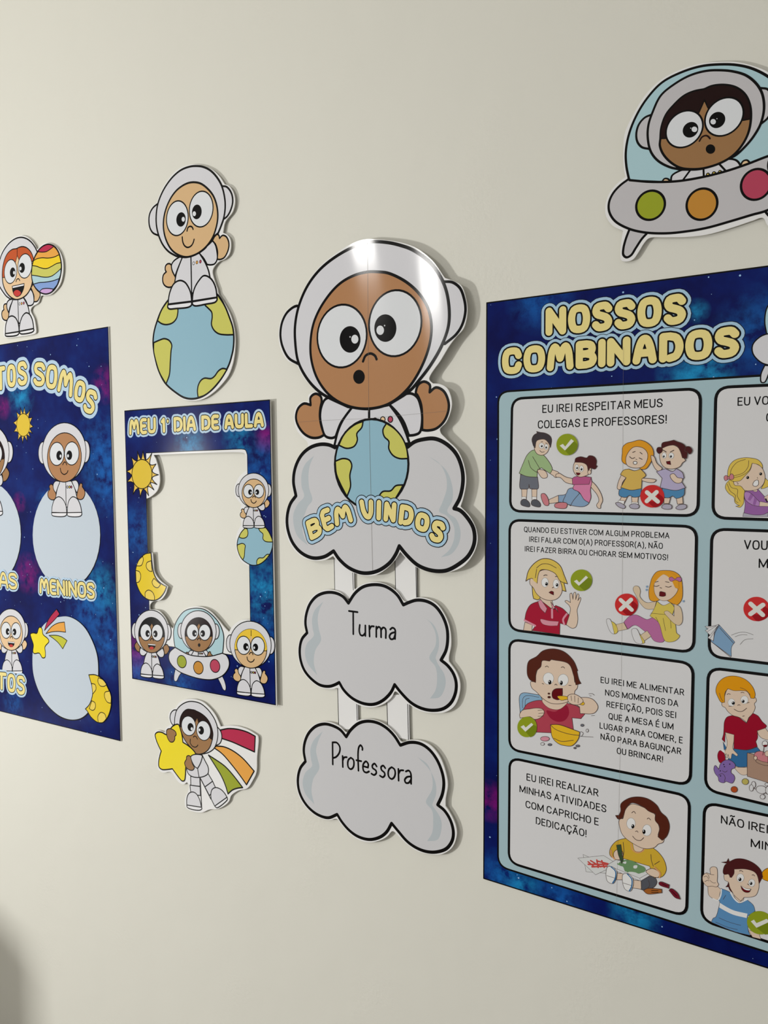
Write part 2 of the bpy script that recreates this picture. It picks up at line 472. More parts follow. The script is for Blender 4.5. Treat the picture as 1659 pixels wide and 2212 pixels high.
# deep blue starry print: navy, drifting lighter clouds and magenta spots
def galaxy(name, spots):
    m = bpy.data.materials.new(name); m.use_nodes = True; nt = m.node_tree; N = nt.nodes.new; Lk = nt.links.new
    b = nt.nodes['Principled BSDF']; b.inputs['Roughness'].default_value = .10; b.inputs['Anisotropic'].default_value = .96; b.inputs['Anisotropic Rotation'].default_value = .25; b.inputs['Specular IOR Level'].default_value = .2
    t = N('ShaderNodeCombineXYZ'); t.inputs[0].default_value = 1.0; Lk(t.outputs[0], b.inputs['Tangent'])
    g = N('ShaderNodeNewGeometry'); n1 = N('ShaderNodeTexNoise'); n1.inputs['Scale'].default_value = 9; n1.inputs['Detail'].default_value = 6; n1.inputs['Roughness'].default_value = .6
    Lk(g.outputs['Position'], n1.inputs['Vector'])
    base = N('ShaderNodeValToRGB'); r = base.color_ramp
    r.elements[0].position = .35; r.elements[0].color = (.0008, .003, .075, 1); r.elements[1].position = .72; r.elements[1].color = (.003, .026, .2, 1)
    x = r.elements.new(.52); x.color = (.001, .009, .125, 1)
    Lk(n1.outputs['Fac'], base.inputs['Fac'])
    last = base.outputs['Color']
    n2 = N('ShaderNodeTexNoise'); n2.inputs['Scale'].default_value = 38; n2.inputs['Detail'].default_value = 5; n2.inputs['Roughness'].default_value = .65
    Lk(g.outputs['Position'], n2.inputs['Vector'])
    for (px, py, rad, kind) in spots:
        q = W(px, py, FACE)
        vd = N('ShaderNodeVectorMath'); vd.operation = 'DISTANCE'; vd.inputs[1].default_value = (q[0], -FACE, q[1]); Lk(g.outputs['Position'], vd.inputs[0])
        mr = N('ShaderNodeMapRange'); mr.inputs[1].default_value = rad; mr.inputs[2].default_value = 0; Lk(vd.outputs['Value'], mr.inputs[0])
        mm = N('ShaderNodeMapRange'); mm.inputs[1].default_value = .36; mm.inputs[2].default_value = .62; Lk(n2.outputs['Fac'], mm.inputs[0])
        mu = N('ShaderNodeMath'); mu.operation = 'MULTIPLY'; Lk(mr.outputs[0], mu.inputs[0]); Lk(mm.outputs[0], mu.inputs[1])
        mx = N('ShaderNodeMix'); mx.data_type = 'RGBA'; Lk(mu.outputs[0], mx.inputs[0]); Lk(last, mx.inputs[6])
        mx.inputs[7].default_value = {'b': (.008, .12, .46, 1), 'm': (.26, .004, .2, 1), 'c': (.012, .3, .62, 1)}[kind]
        last = mx.outputs[2]
    Lk(last, b.inputs['Base Color'])
    return m
STARM = mat('print_star', (150, 190, 230))
def stars(n, box, inside=None, seed=1):
    """small printed stars spread over the wall rectangle x0,x1,z0,z1"""
    rnd = random.Random(seed); LAY[0] += 1; y = ylay()
    for _ in range(n):
        x = rnd.uniform(box[0], box[1]); z = rnd.uniform(box[2], box[3]); r = rnd.choice([.0005, .0007, .0009, .0011, .0015])
        if inside and not inside(x, z): continue
        put([(x + r*math.cos(-k*math.pi/3), y, z + r*math.sin(-k*math.pi/3)) for k in range(6)][::-1], [list(range(6))], STARM)

# ------------------------------------------------------------------ little astronauts (repeat motifs of the prints)
TP = dict(
 legl="540,1955* 545,1890 570,1820 610,1793 650,1815 685,1880 695,1960*", soll="538,1958* 543,1985 565,1995 670,1997 692,1982 695,1958*",
 legr="700,1958* 705,1890 720,1830 757,1793 800,1812 835,1880 850,1955*", solr="700,1958* 704,1988 725,1998 830,1997 850,1980 850,1955*",
 torso="628,1630* 598,1710 580,1800* 620,1900* 780,1900* 800,1800* 778,1710 742,1630*",
 sll="625,1635* 580,1630 555,1665 560,1720 582,1755* 600,1700", hdl="560,1705 550,1675 530,1663 513,1685 520,1715* 500,1745 500,1790 525,1820 560,1825 580,1800 580,1755",
 slr="745,1630* 790,1622 812,1650 818,1690 800,1755* 775,1700", hdr="820,1690 838,1652 855,1662 855,1690* 880,1730 882,1770 860,1815 825,1822 800,1800 805,1750",
 slu="748,1640* 785,1590 815,1540 830,1560 850,1610 850,1660 830,1690 795,1693* 765,1660", hdu="825,1520 835,1495 852,1490 862,1515* 885,1500 905,1520 920,1560 905,1610 880,1640 856,1645* 850,1590 838,1545",
)
def affine(ox, oy, sx, sy, kx=0.0, ky=0.0, cx=690, cy=1640):
    return lambda x, y: (ox + (x-cx)*sx + (y-cy)*kx, oy + (y-cy)*sy + (x-cx)*ky)
def mirror(s, c=690):
    return ' '.join(('%g,%g' % (2*c-p[0], p[1])) + ('*' if p[2] else '') for p in parse(s))
def kid_body(ox, oy, sx, sy, skin, w, kx=0, ky=0, left='down', right='down'):
    XF[0] = affine(ox, oy, sx, sy, kx, ky)
    fo(skin, w, TP['hdl'] if left == 'down' else mirror(TP['hdu']))
    fo(skin, w, TP['hdr'] if right == 'down' else TP['hdu'])
    fo('W', w, TP['sll'] if left == 'down' else mirror(TP['slu'])); fo('W', w, TP['slr'] if right == 'down' else TP['slu'])
    fo('W', w, TP['torso']); o(w, "684,1640* 690,1950*")
    for k, c in ((700, 'W'), (722, 'MC'), (742, 'UP')): e(c, k, 1692, 8, 12, 0, w*.8)
    for k in ('legl', 'legr'): fo('W', w, TP[k])
    for k in ('soll', 'solr'): fo('SOLE', w, TP[k])
    XF[0] = None
def kid_head(cx, cy, hw, hh, skin, w, hair=None, mouth='smile', ky=0.0, kx=0.0):
    XF[0] = lambda u, v: (cx + hw*u/100 + hh*kx*v/100, cy + hh*v/100 + hw*ky*u/100)
    e('W', -97, 2, 20, 38, 0, w); e('W', 97, 2, 20, 38, 0, w)
    e('W', 0, 2, 100, 102, 0, w); e(skin, 1.5, 20, 77.6, 85.3, 0, w)
    if hair:
        p = ['%g,%g' % (1.5+77.6*math.cos(a), 20+85.3*math.sin(a)) for a in [math.pi*(1 + k/12) for k in range(13)]]
        f(hair, ' '.join(p) + ' 76,26* 35,20 10,-22 3,-36* -6,-22 -35,20 -75,28*')
        o(w*.8, "3,-60* 3,-36*;76,26* 60,28*;-75,28* -60,29*")
    for sx in (-1, 1):
        e('EW', 34*sx+1, 7, 33, 40, 0, w); e('K', 23*sx+1, 13, 13, 16.5); e('EW', 17*sx+1, 15, 4.2, 5.5)
    o(w*1.1, "-6,45 -1,38 3,36 8,38 12,46")
    if mouth == 'smile': o(w*1.1, "-17,57 -13,71 0,79 13,74 18,66")
    elif mouth == 'o': e('K', 4, 71, 7, 9)
    else:
        f('K', "-22,61* 26,63* 22,78 10,88 -4,89 -16,80"); f('SOLE', "-20,62.5* 25,64.5* 24,69* -18,67*"); f('TE', "-12,81 0,75 14,79 10,87 0,89")
    XF[0] = None
GLOBE = dict(
 disc="213,1000 225,820 275,640 340,480 430,345 560,215 720,150 900,135 1060,180 1180,260 1280,420 1350,590 1400,740 1418,880 1410,1050 1390,1150 1340,1310 1220,1520 1080,1680 940,1775 800,1808 680,1790 560,1720 400,1580 310,1420 255,1250",
 nw="430,345* 480,290 560,320* 582,450 582,520 560,610 500,675 410,700 340,685 278,642* 340,480", ne="940,300* 990,410 1030,450 1085,510 1095,580 1085,700 1120,780 1190,835 1300,852 1416,850* 1400,740 1350,590 1280,420 1180,260*",
 w="222,970* 300,935 380,910 450,935 490,1000 480,1100 470,1250 455,1450 405,1588* 310,1420 255,1250 222,1100", se="885,1790* 875,1690 890,1600 930,1530 980,1500 1080,1505 1130,1470 1190,1390 1250,1355 1318,1368* 1220,1520 1080,1680 980,1755")
def globe(w, xf=None, parts=None):
    XF[0] = xf
    fo('BL', w, GLOBE['disc'])
    if not parts:
        for k in ('nw', 'ne', 'w', 'se'): fo('GR', w, GLOBE[k])
        p = path(GLOBE['disc']); ribbon(p, wid(w, p[0]), M('K'), True)
    XF[0] = None
def sun(cx, cy, rx, ry, tips, w):
    n = len(tips); p = []
    for i, (x, y) in enumerate(tips):
        x2, y2 = tips[(i+1) % n]
        a = math.atan2((y-cy)/ry, (x-cx)/rx); b = math.atan2((y2-cy)/ry, (x2-cx)/rx)
        if b < a: b += 2*math.pi
        p.append('%g,%g*' % (x, y))
        for t, k in ((a + .26*(b-a), 1.16), (a + .55*(b-a), 1.04), (a + .86*(b-a), 1.22)):
            p.append('%g,%g' % (cx + rx*k*math.cos(t), cy + ry*k*math.sin(t)))
    fo('SU1', w, ' '.join(p)); e('SU2', cx, cy, rx, ry, 0, w)
def check(cx, cy, rx, ry, mark, rt=0, shade=None):
    e('CG', cx, cy, rx, ry, rt)
    if shade: f('CG2', shade)
    f('IW', mark)
def cross(cx, cy, rx, ry, l1, l2, w, rt=0, shade=None):
    e('XR', cx, cy, rx, ry, rt)
    if shade: f('XR2', shade)
    o(w, l1, 'IW'); o(w, l2, 'IW')
def vlineseg(pts, w=1.2):
    """fine joint in the laminated paper"""
    p = path(pts, False); ribbon(p, wid(w*FR[2], p[0])*.38, M('SEAM'))

# ------------------------------------------------------------------ sheets the coordinates are read from
FA = (600, 500, 3.6867); FB = (600, 850, 3.6867); FC = (620, 1180, 4.1475); FD = (620, 1500, 4.1475)
FE = (300, 340, 6.9125); FE2 = (300, 600, 6.9125); FG = (1300, 120, 4.6212); FH = (0, 500, 9.2133)
FI = (0, 700, 4.807); FJ = (0, 1160, 4.807); FK = (260, 860, 4.74); FL = (260, 1170, 4.74); FM = (320, 1500, 6.636)
FN = (1040, 570, 2.6801); C1 = (1090, 830, 3.7705); C2 = (1080, 1110, 3.7705); C3 = (1080, 1370, 3.7705); C4 = (1080, 1620, 3.7705)
R1 = (1499, 820, 6.9125); R2 = (1499, 1120, 6.9125); R3 = (1499, 1420, 6.506); R4 = (1499, 1720, 5.531)

# ------------------------------------------------------------------ welcome sign: astronaut on a cloud with two name clouds hung below
def welcome_sign():
    T = thing('welcome_sign', 'tall welcome sign with big bald astronaut on cloud and two smaller clouds hanging below', 'sign', (800, 1840))
    global FACE
    # straps joining the clouds, close to the wall
    FACE = .003; LAY[0] = 0
    S = [([(FC, "420,60* 606,60* 608,470* 426,470*")], [(422, 110, 428, 392), (588, 238, 594, 392), (603, 240, 606, 378)]),
         ([(FC, "966,60* 1158,60* 1165,520* 972,520*")], [(968, 118, 973, 395), (1154, 168, 1160, 458), (1164, 172, 1167, 458)]),
         ([(FC, "452,1230* 640,1350* 644,1640* 464,1640*")], [(454, 1275, 463, 1608), (624, 1410, 629, 1562), (636, 1412, 641, 1560)]),
         ([(FC, "893,1330* 1100,1330* 1103,1735* 903,1700*")], [(895, 1400, 902, 1610), (1081, 1415, 1088, 1732), (1096, 1420, 1103, 1732)])]
    fr(*FC)
    for ol, ls in S:
        b = board('strap', T, ol, .0015)
        for a in ls: begin('strap_edge', b); o(5, '%g,%g* %g,%g*' % a)
    end()
    def cloud(name, sheet, out, back, shades, words_, pen, pads):
        global FACE
        fr(*sheet)
        b = board(name, T, back, FACE - .003)
        begin('cloud_outline', b); fo('CL', 24, out); end()
        for s in shades: begin('cloud_shading', b); f('SH', s); end()
        begin('lettering', b)
        for s in words_: o(pen, s)
        end()
        c = parse(out); mx = sum(p[0] for p in c)/len(c); my = sum(p[1] for p in c)/len(c)
        mount(b, ell(mx, my, 150, 90), FACE - .003)
        return b
    FACE = .007; LAY[0] = 0
    cloud('class_cloud', FC,
      "550,510* 500,450 430,418 350,415 270,445 210,510 175,600 165,690 180,775* 135,830 115,910 120,1010 155,1110 220,1190 300,1245 380,1255 430,1240 468,1220* 510,1290 590,1365 690,1410 780,1415 860,1380 930,1310 965,1240* 1020,1310 1110,1400 1200,1450 1300,1470 1400,1455 1470,1400 1510,1310 1515,1220 1490,1140 1440,1070 1380,1020* 1425,930 1440,820 1430,720 1385,610 1320,530 1240,490 1160,483 1100,500 1042,525* 990,440 920,380 850,350 760,345 680,365 610,420",
      "555,488 490,420 420,392 340,390 250,430 190,500 158,590 148,690 165,770 115,840 98,920 105,1020 140,1120 210,1205 300,1265 400,1280 460,1272 520,1330 600,1400 700,1440 790,1440 880,1405 940,1350 968,1300 1030,1350 1120,1435 1210,1480 1310,1495 1420,1485 1500,1430 1545,1320 1550,1220 1520,1130 1450,1030* 1450,990 1470,880 1455,720 1400,590 1330,505 1240,465 1160,460 1060,495 980,400 870,335 770,320 680,340 600,395",
      ["325,495* 250,570 225,650 230,740 240,800 180,870 160,950 185,1050 270,1155* 240,1040 255,930 305,840 285,740 275,650 290,570", "1200,620* 1280,680 1330,780 1330,890 1275,1000 1330,1080 1345,1180 1330,1290 1280,1365* 1370,1350 1420,1240 1410,1150 1350,1050 1330,1000* 1360,900 1355,800 1310,700"],
      ["555,580* 632,590*;593,585* 594,787*", "652,705* 648,760 660,795 680,800 702,775*;702,710* 702,803*", "737,712* 740,808*;740,745* 755,718 778,718", "800,720* 800,812*;800,745* 820,722 838,735 843,815*;843,750* 862,728 882,740 885,822*", "925,745 945,730 967,745 968,830*;968,770* 935,780 918,805 930,832 955,828 968,795"], 15, 1)
    LAY[0] = 0
    cloud('teacher_cloud', FD,
      "530,380* 480,320 420,285 340,265 260,285 200,340 165,410 150,500 165,600* 120,660 98,750 105,850 140,940 200,1020 280,1080 370,1105 450,1075* 490,1140 560,1220 640,1275 740,1300 830,1280 890,1235 938,1155* 1000,1230 1080,1320 1170,1380 1260,1410 1350,1410 1430,1380 1480,1310 1490,1230 1465,1130 1410,1040 1350,990* 1390,900 1405,800 1390,700 1340,580 1270,490 1190,440 1100,430 1015,455* 960,370 890,300 810,255 720,240 640,260 570,320",
      "535,340 470,285 390,250 300,248 220,290 160,370 135,490 148,590 100,660 80,760 90,860 130,960 200,1045 290,1105 380,1125 445,1115 490,1170 570,1255 660,1310 750,1325 840,1305 900,1270 945,1225 1000,1270 1080,1345 1170,1405 1270,1430 1390,1430 1480,1370 1520,1260 1510,1170 1460,1060 1420,1000* 1420,940 1440,810 1420,690 1370,560 1290,460 1200,415 1100,408 1030,425 970,350 890,275 800,232 720,220 630,235 575,290",
      ["320,330* 240,410 210,490 215,580 225,640 165,700 140,790 165,890 245,985* 220,870 235,760 290,660 275,580 260,500 280,420", "1170,560* 1260,630 1300,740 1300,850 1245,965 1300,1040 1310,1140 1300,1240 1255,1315* 1350,1300 1385,1190 1375,1110 1300,990* 1335,890 1330,790 1280,680"],
      ["408,430* 410,627*;408,430* 445,432 473,470 470,520 440,560 412,570*", "498,552* 500,650*;500,590* 512,565 535,562", "572,567 594,585 600,620 592,655 572,670 551,655 544,620 551,585 572,567", "640,683* 637,520 645,470 660,455 676,480 675,497;622,590* 665,598*", "682,643* 725,655* 728,625 708,600 686,620 680,655 690,690 712,700 735,690", "803,645 785,620 765,635 768,660 795,680 800,705 780,722 757,710", "880,660 862,638 843,650 848,678 872,700 876,725 858,742 833,728", "938,652 962,670 970,706 960,742 938,758 914,740 906,704 916,668 938,652", "998,668* 1000,772*;1000,710* 1015,682 1042,680", "1065,690 1090,682 1108,705 1112,800*;1108,735* 1075,740 1055,765 1065,792 1090,792 1110,765"], 15, 1)
    # the big panel stands well off the wall on foam pads
    FACE = .014; LAY[0] = 0
    board('astronaut_panel', T, [(FA, "700,62 830,66 980,88 1100,130 1230,230 1330,370* 1400,395 1460,430 1500,540 1510,640 1480,770 1420,840 1370,905 1300,1020 1205,1175 1235,1210* 1290,1215 1350,1250"),
      (FB, "1385,60 1380,130 1340,230 1290,285 1300,320* 1350,370 1430,450 1480,560 1500,690 1480,820 1455,900* 1530,980 1580,1080 1590,1180 1550,1290 1470,1380 1350,1425 1230,1425 1110,1385 1020,1310 975,1260* 930,1330 860,1400 780,1445 680,1450 570,1410 490,1350 440,1295* 380,1325 280,1330 180,1290 100,1200 62,1090 60,980 90,880 130,815* 110,710 125,590 180,480 240,420 235,385* 150,290 128,190 145,110 200,65 240,60 245,10 300,-15"),
      (FA, "330,1262* 230,1195 152,1062* 80,1030 25,940 6,820 25,710 80,620 160,575 230,420 330,285 470,170 600,92")], .0115)
    bd = LAST[0]; fr(*FA); mount(bd, ell(760, 760, 300, 330), .0115); fr(*FB); mount(bd, ell(780, 700, 300, 300), .0115)
    fr(*FB)
    begin('cloud', T)
    fo('CL', 25, "455,430* 410,410 340,405 260,430 190,490 140,590 125,700 145,815* 100,880 75,980 80,1080 120,1190 190,1270 280,1310 370,1300 445,1255* 490,1320 570,1390 680,1430 790,1415 890,1350 940,1280 968,1215* 1030,1290 1120,1370 1230,1410 1340,1410 1440,1360 1520,1290 1565,1190 1560,1080 1510,990 1450,930 1405,915* 1450,830 1475,700 1465,590 1420,480 1340,400 1250,360 1160,365 1090,385 1035,425* 760,300*")
    f('SH', "290,495* 220,560 190,640 190,740 210,820 160,880 125,960 130,1060 160,1140 240,1210* 200,1110 205,1000 240,900 275,850 250,750 245,640 260,560")
    f('SH', "1200,498* 1290,560 1340,660 1345,760 1310,870 1285,940 1340,970 1400,1050 1405,1150 1370,1240 1300,1305* 1380,1280 1440,1200 1455,1100 1420,1000 1350,940 1390,850 1390,740 1340,610")
    w = 18
    begin('hand', T); fo('SK', w, "350,60 340,20 300,2 262,30 262,92* 210,80 165,115 145,185 160,250 210,320 270,352 330,350 370,330* 345,250 335,180 340,110")
    begin('hand', T); fo('SK', w, "1100,0 1120,-70 1165,-95 1210,-70 1210,-10* 1260,-48 1320,-20 1358,60 1360,130 1325,220 1260,280 1190,295 1150,290* 1150,180 1140,80 1110,10")
    begin('sleeve', T); fo('W', w, "430,30 380,45 350,100 338,180 350,260 380,340 430,355 460,345* 500,240 540,180 600,100* 520,40")
    begin('sleeve', T); fo('W', w, "880,80* 970,20 1060,0 1110,30 1140,110 1150,210 1130,310 1090,330 1045,335* 1000,220 940,140")
    begin('space_suit', T); fo('W', w, "600,100* 520,210 480,300 450,420* 1050,400* 1020,310 970,200 880,75* 740,60*"); o(w, "728,90* 728,210*"); su = end()
    begin('suit_button', su); e('K', 775, 212, 18, 22)
    begin('suit_button', su); e('SP', 837, 207, 18, 22, 0, 7)
    begin('suit_button', su); e('UP', 897, 206, 19, 24, 0, 7)
    begin('globe', T); e('BL', 748, 562, 293, 358, 0, 16); g = end()
    for s in ("680,222* 670,270 630,320 635,370 610,420 550,437 487,412* 520,340 560,290 620,245", "866,238* 838,290 850,345 885,380 885,440 920,495 970,518 1038,518* 1025,430 990,350 930,280",
              "458,540* 520,518 570,530 590,570 575,650 580,740 552,820* 500,720 468,640", "780,905* 815,805 840,780 900,775 940,735 1000,728* 960,800 900,880"):
        begin('continent', g); fo('GR', 11, s)
    begin('helmet', T); fr(*FA)
    fo('W', w, "165,595 90,630 40,710 22,820 40,920 90,1010 165,1055* 260,830"); fo('W', w, "1325,400* 1390,405 1450,450 1485,540 1495,630 1470,740 1420,820 1330,895* 1250,650")
    fo('W', w+3, "625,115 740,84 870,88 980,112 1080,150 1220,255 1320,410 1360,560 1362,740 1310,900 1220,1060 1130,1180 1050,1270 880,1380* 720,1412 560,1395* 400,1320 330,1275 240,1180 165,1040 140,880 140,740 170,590 240,430 340,300 480,190")
    begin('face', T)
    fo('SK', w+1, "720,322 800,322 880,332 1020,400 1130,500 1200,620 1225,760 1205,920 1130,1110 1020,1270 880,1375 720,1412 560,1390 420,1310 320,1180 270,1030 262,880 290,720 370,560 490,420 610,350")
    fc = end()
    for c, pc, h, t in (((513,833,196,251,6), (577,860,83,106), (615,858,28,35), (577,840,5,6)), ((937,731,208,264,7), (858,770,88,110), (817,787,30,37), (852,750,5,6))):
        begin('eye', T); e('EW', *c, w=14); q = end()
        begin('pupil', q); e('K', *pc); e('EW', *h); e('EW', *t); end()
    begin('nose', T); o(17, "680,1035 700,990 740,972 775,990 788,1018")
    begin('mouth', T); e('K', 648, 1158, 46, 56)
    fr(*FB); begin('lettering', T)
    bubble(boxes("B 258,1185 372,1130 212,1015;E 368,1120 462,1075 320,935;M 455,1070 612,1030 425,905;V 665,1010 790,1012 640,835;I 778,1020 830,1020 782,838;N 833,1025 945,1040 845,848;D 950,1050 1080,1070 970,870;O 1078,1085 1200,1130 1105,920;S 1190,1170 1310,1215 1235,985"), .0096, .002, .0052, .0014)
    begin('paper_joint', T)
    fr(1, 1, 1); fr(0, 0, 1); vlineseg("794,524* 797,890*"); vlineseg("798,908* 805,1232*"); vlineseg("642,912* 700,908* 796,904* 890,895* 968,888*", .7)
    end()

def globe_kid():
    T = thing('astronaut_cutout', 'bald astronaut cutout with pale face sitting on a globe, above the small photo frame', 'wall decoration', (418, 862), .006)
    fr(*FE)
    board('backing', T, [(FE, "840,105 740,115 620,160 500,255 390,400 310,560 265,680* 200,730 150,830 135,950 155,1070 210,1145 290,1185 360,1320 450,1430 540,1485* 470,1580 400,1585 375,1650 390,1710 345,1770 340,1850 370,1920 430,1955 490,1955 460,2020 430,2100"),
      (FE2, "420,350 330,480 265,640 215,800 200,980 215,1150 270,1350 370,1560 520,1720 680,1820 820,1838 960,1810 1110,1715 1250,1575 1340,1450 1400,1290 1435,1080 1440,900 1420,740 1370,560 1290,400 1185,230 1175,170"),
      (FE, "1150,1900 1100,1720 1110,1660 1190,1560 1280,1520 1350,1440 1375,1320 1360,1210 1310,1150 1255,1125* 1290,960 1400,810 1435,650 1410,520 1350,430 1280,400* 1200,280 1090,180 960,125")], .0035, pads=[(780,900,250,300)])
    w = 25
    fr(*FE2); begin('globe', T); globe(w, None, 1); g = end()
    for k in ('nw', 'ne', 'w', 'se'): begin('continent', g); fo('GR', w*.8, GLOBE[k]); end()
    fr(*FE)
    begin('hand', T); fo('SL', w*.8, "1110,1200 1130,1160 1165,1145 1195,1165 1205,1210* 1250,1165 1300,1180 1335,1240 1345,1320 1320,1420 1270,1500 1210,1525 1170,1520* 1175,1400 1140,1290 1095,1245")
    begin('hand', T); fo('SL', w*.8, "485,1610 465,1590 430,1590 400,1620 395,1680 410,1710* 370,1750 355,1820 370,1890 410,1930 460,1940 510,1920 535,1870 545,1790 505,1710")
    begin('sleeve', T); fo('W', w*.8, "900,1430* 1000,1350 1060,1260 1100,1250 1140,1300 1165,1400 1170,1520 1130,1590 1070,1605 1020,1600* 970,1510")
    begin('sleeve', T); fo('W', w*.8, "620,1480* 530,1540 490,1600 490,1660 510,1720 540,1775* 570,1690 610,1590 650,1495*")
    begin('space_suit', T); fo('W', w*.8, "655,1480* 600,1620 560,1740 535,1870* 560,2050* 1060,2000* 1062,1790* 1040,1690 990,1570 905,1430*"); o(w*.8, "778,1490* 790,2080*"); s = end()
    for c, x, y in (('SOLE', 818, 1582), ('OR', 868, 1568), ('UP', 920, 1556)): begin('suit_button', s); e(c, x, y, 14, 23, 8, 7); end()
    fr(*FE2)
    for a, b, c in (("440,395* 445,310 470,200 520,95 580,50 630,42 690,70 740,140 775,230 790,352*", "436,402* 432,440 455,465 560,460 740,440 785,410 790,358*", 0), ("800,350* 810,240 840,140 900,40 960,-25 1000,-30 1060,0 1110,60 1150,160 1168,292*", "800,358* 805,400 840,420 1000,395 1140,365 1168,330 1168,296*", 1)):
        begin('boot', T); fo('W', w*.85, a); b_ = end(); begin('sole', b_); fo('SOLE', w*.85, b); end()
    fr(*FE); begin('helmet', T)
    fo('W', w*.9, "280,695* 215,750 165,840 152,950 170,1060 215,1130 290,1165* 400,930"); fo('W', w*.9, "1240,430* 1310,440 1380,530 1402,660 1370,790 1320,880 1280,915* 1200,700")
    fo('W', w, "840,130 760,140 640,185 520,280 410,420 330,570 280,720 260,900 270,1050 310,1200 370,1320 450,1410 560,1475* 720,1490 900,1420* 1090,1250 1130,1180 1185,1130* 1230,1020 1270,900 1290,760 1285,620 1240,430 1160,290 1060,190 950,140")
    begin('face', T); fo('SL', w, "820,372 720,390 590,470 490,590 410,760 372,930 375,1100 420,1260 500,1390 610,1465 720,1488 850,1450 980,1360 1090,1220 1150,1070 1180,900 1165,720 1110,570 1020,460 920,390")
    for c, pc, h in (((577,909,161,260,5), (632,928,70,108,5), (665,925,24,36)), ((933,773,176,268,6), (868,815,72,110,5), (830,842,25,36))):
        begin('eye', T); e('EW', *c, w=17); q = end(); begin('pupil', q); e('K', *pc); e('EW', *h); end()
    begin('nose', T); o(19, "722,1100 735,1050 770,1030 800,1045 812,1075")
    begin('mouth', T); o(19, "650,1190 660,1270 690,1325 730,1345 780,1325 815,1270 827,1225"); end()

def ufo_cutout():
    T = thing('spaceship_cutout', 'large flying saucer cutout with dark-haired pilot and three coloured lights, at upper right', 'wall decoration', (1500, 500), .006)
    fr(*FG)
    board('backing', T, "1200,62 1000,78 790,138 580,248 430,398 308,600 228,780 213,960 218,1120 235,1212* 138,1292 66,1392 34,1502 45,1610 112,1700 212,1750* 195,1850 186,1960 196,2045 250,2056 312,2034 372,1952 422,1872 472,1822 640,1814 850,1810 1050,1787 1300,1717 1500,1650 1610,1620 1660,1700 1800,1710 1860,1590 2000,1440 2060,1250 2030,1080 1930,940 1970,760 1940,500 1830,300 1659,165 1500,100 1350,66", .0035, pads=[(1000,900,400,400)])
    w = 19
    begin('landing_leg', T); fo('UW', w, "280,1725* 240,1830 215,1930 215,1990 245,2015 290,1995 340,1920 400,1830 460,1765*")
    begin('landing_leg', T); fo('UW', w, "1620,1540* 1659,1590 1720,1640 1790,1640 1800,1560 1760,1480*")
    begin('dome', T); fo('LB', w, "270,1230* 245,1100 240,960 270,790 340,610 450,430 600,270 800,165 1000,105 1200,88 1350,95 1500,130 1659,210 1800,330 1900,520 1930,760 1880,950* 1659,1020* 1240,1170* 750,1270* 280,1250*")
    begin('space_suit', T); fo('W', w*.8, "690,1265* 700,1200 780,1150 860,1125* 1170,1075* 1250,1035 1340,1045 1380,1090 1385,1120* 1240,1180* 1000,1240* 820,1265*"); o(w*.8, "890,1135* 805,1250*;1015,1130* 1018,1220*;1170,1080* 1240,1155*"); s = end()
    begin('suit_button', s); e('MC', 1060, 1192, 16, 18, 0, 8); e('MC', 1120, 1178, 16, 18, 0, 8); e('MC', 1180, 1166, 16, 18, 0, 8)
    begin('hand', T); fo('SP', w*.7, "600,1262* 625,1230 660,1232 690,1262*")
    begin('hand', T); fo('SP', w*.7, "1380,1110* 1410,1055 1450,1045 1485,1080*")
    begin('hull', T); fo('UW', w, "270,1232* 180,1300 110,1380 72,1470 75,1560 130,1650 260,1725 420,1765 640,1775 850,1755 1050,1720 1300,1650 1500,1590 1640,1550 1850,1440 1980,1300 2010,1150 1960,1020 1880,940* 1659,1005 1450,1085 1240,1155 1000,1215 750,1255 500,1262 280,1245*")
    for c, x, y, a, b in (('UG', 487, 1495, 136, 153), ('UO', 1000, 1484, 146, 163), ('UP', 1540, 1287, 142, 162)): begin('signal_light', T); e(c, x, y, a, b, 40, w)
    begin('signal_light', T); e('YE', 1800, 1080, 130, 150, 40, w)
    begin('helmet', T)
    fo('UW', w*.9, "500,590* 430,620 370,690 345,780 355,860 400,915 490,935* 600,760"); fo('UW', w*.9, "1580,325* 1659,340 1700,420 1700,520 1659,620 1580,690* 1500,500")
    fo('UW', w, "1180,148 1040,155 880,200 720,290 590,400 510,560 465,700 460,830 490,960 560,1050 680,1115 800,1140* 1000,1130 1260,1030* 1330,1000 1430,910 1520,800 1590,670 1620,520 1600,380 1540,280 1440,200 1310,160")
    begin('face', T); fo('SU', w*.95, "585,830 580,900 610,980 680,1060 780,1120 900,1135 1020,1125 1180,1075 1300,1005 1390,910 1460,780 1488,640 1480,500 1430,390 1340,320 1220,294 1100,305 1020,338* 920,358 820,403 720,493 640,593 595,720"); fa = end()
    begin('hair', T); fo('DK', 10, "582,830* 640,828* 800,760* 970,570* 1025,445* 1062,525* 1200,640* 1410,648* 1486,634* 1480,500 1430,390 1340,320 1220,294 1100,305 1020,338* 920,358 820,403 720,493 640,593 592,720")
    for c, pc, h, t in (((825,735,163,204,45), (886,742,72,84,45), (925,738,28,27), (888,726,5,5)), ((1222,612,168,214,45), (1152,645,75,87,45), (1112,662,27,27), (1150,632,5,5))):
        begin('eye', T); e('EW', *c, w=14); q = end(); begin('pupil', q); e('K', *pc); e('EW', *h); e('EW', *t); end()
    begin('nose', T); o(13, "975,855 1000,815 1040,800 1065,812 1080,830", 'DK')
    begin('mouth', T); e('K', 1085, 935, 47, 47); end()

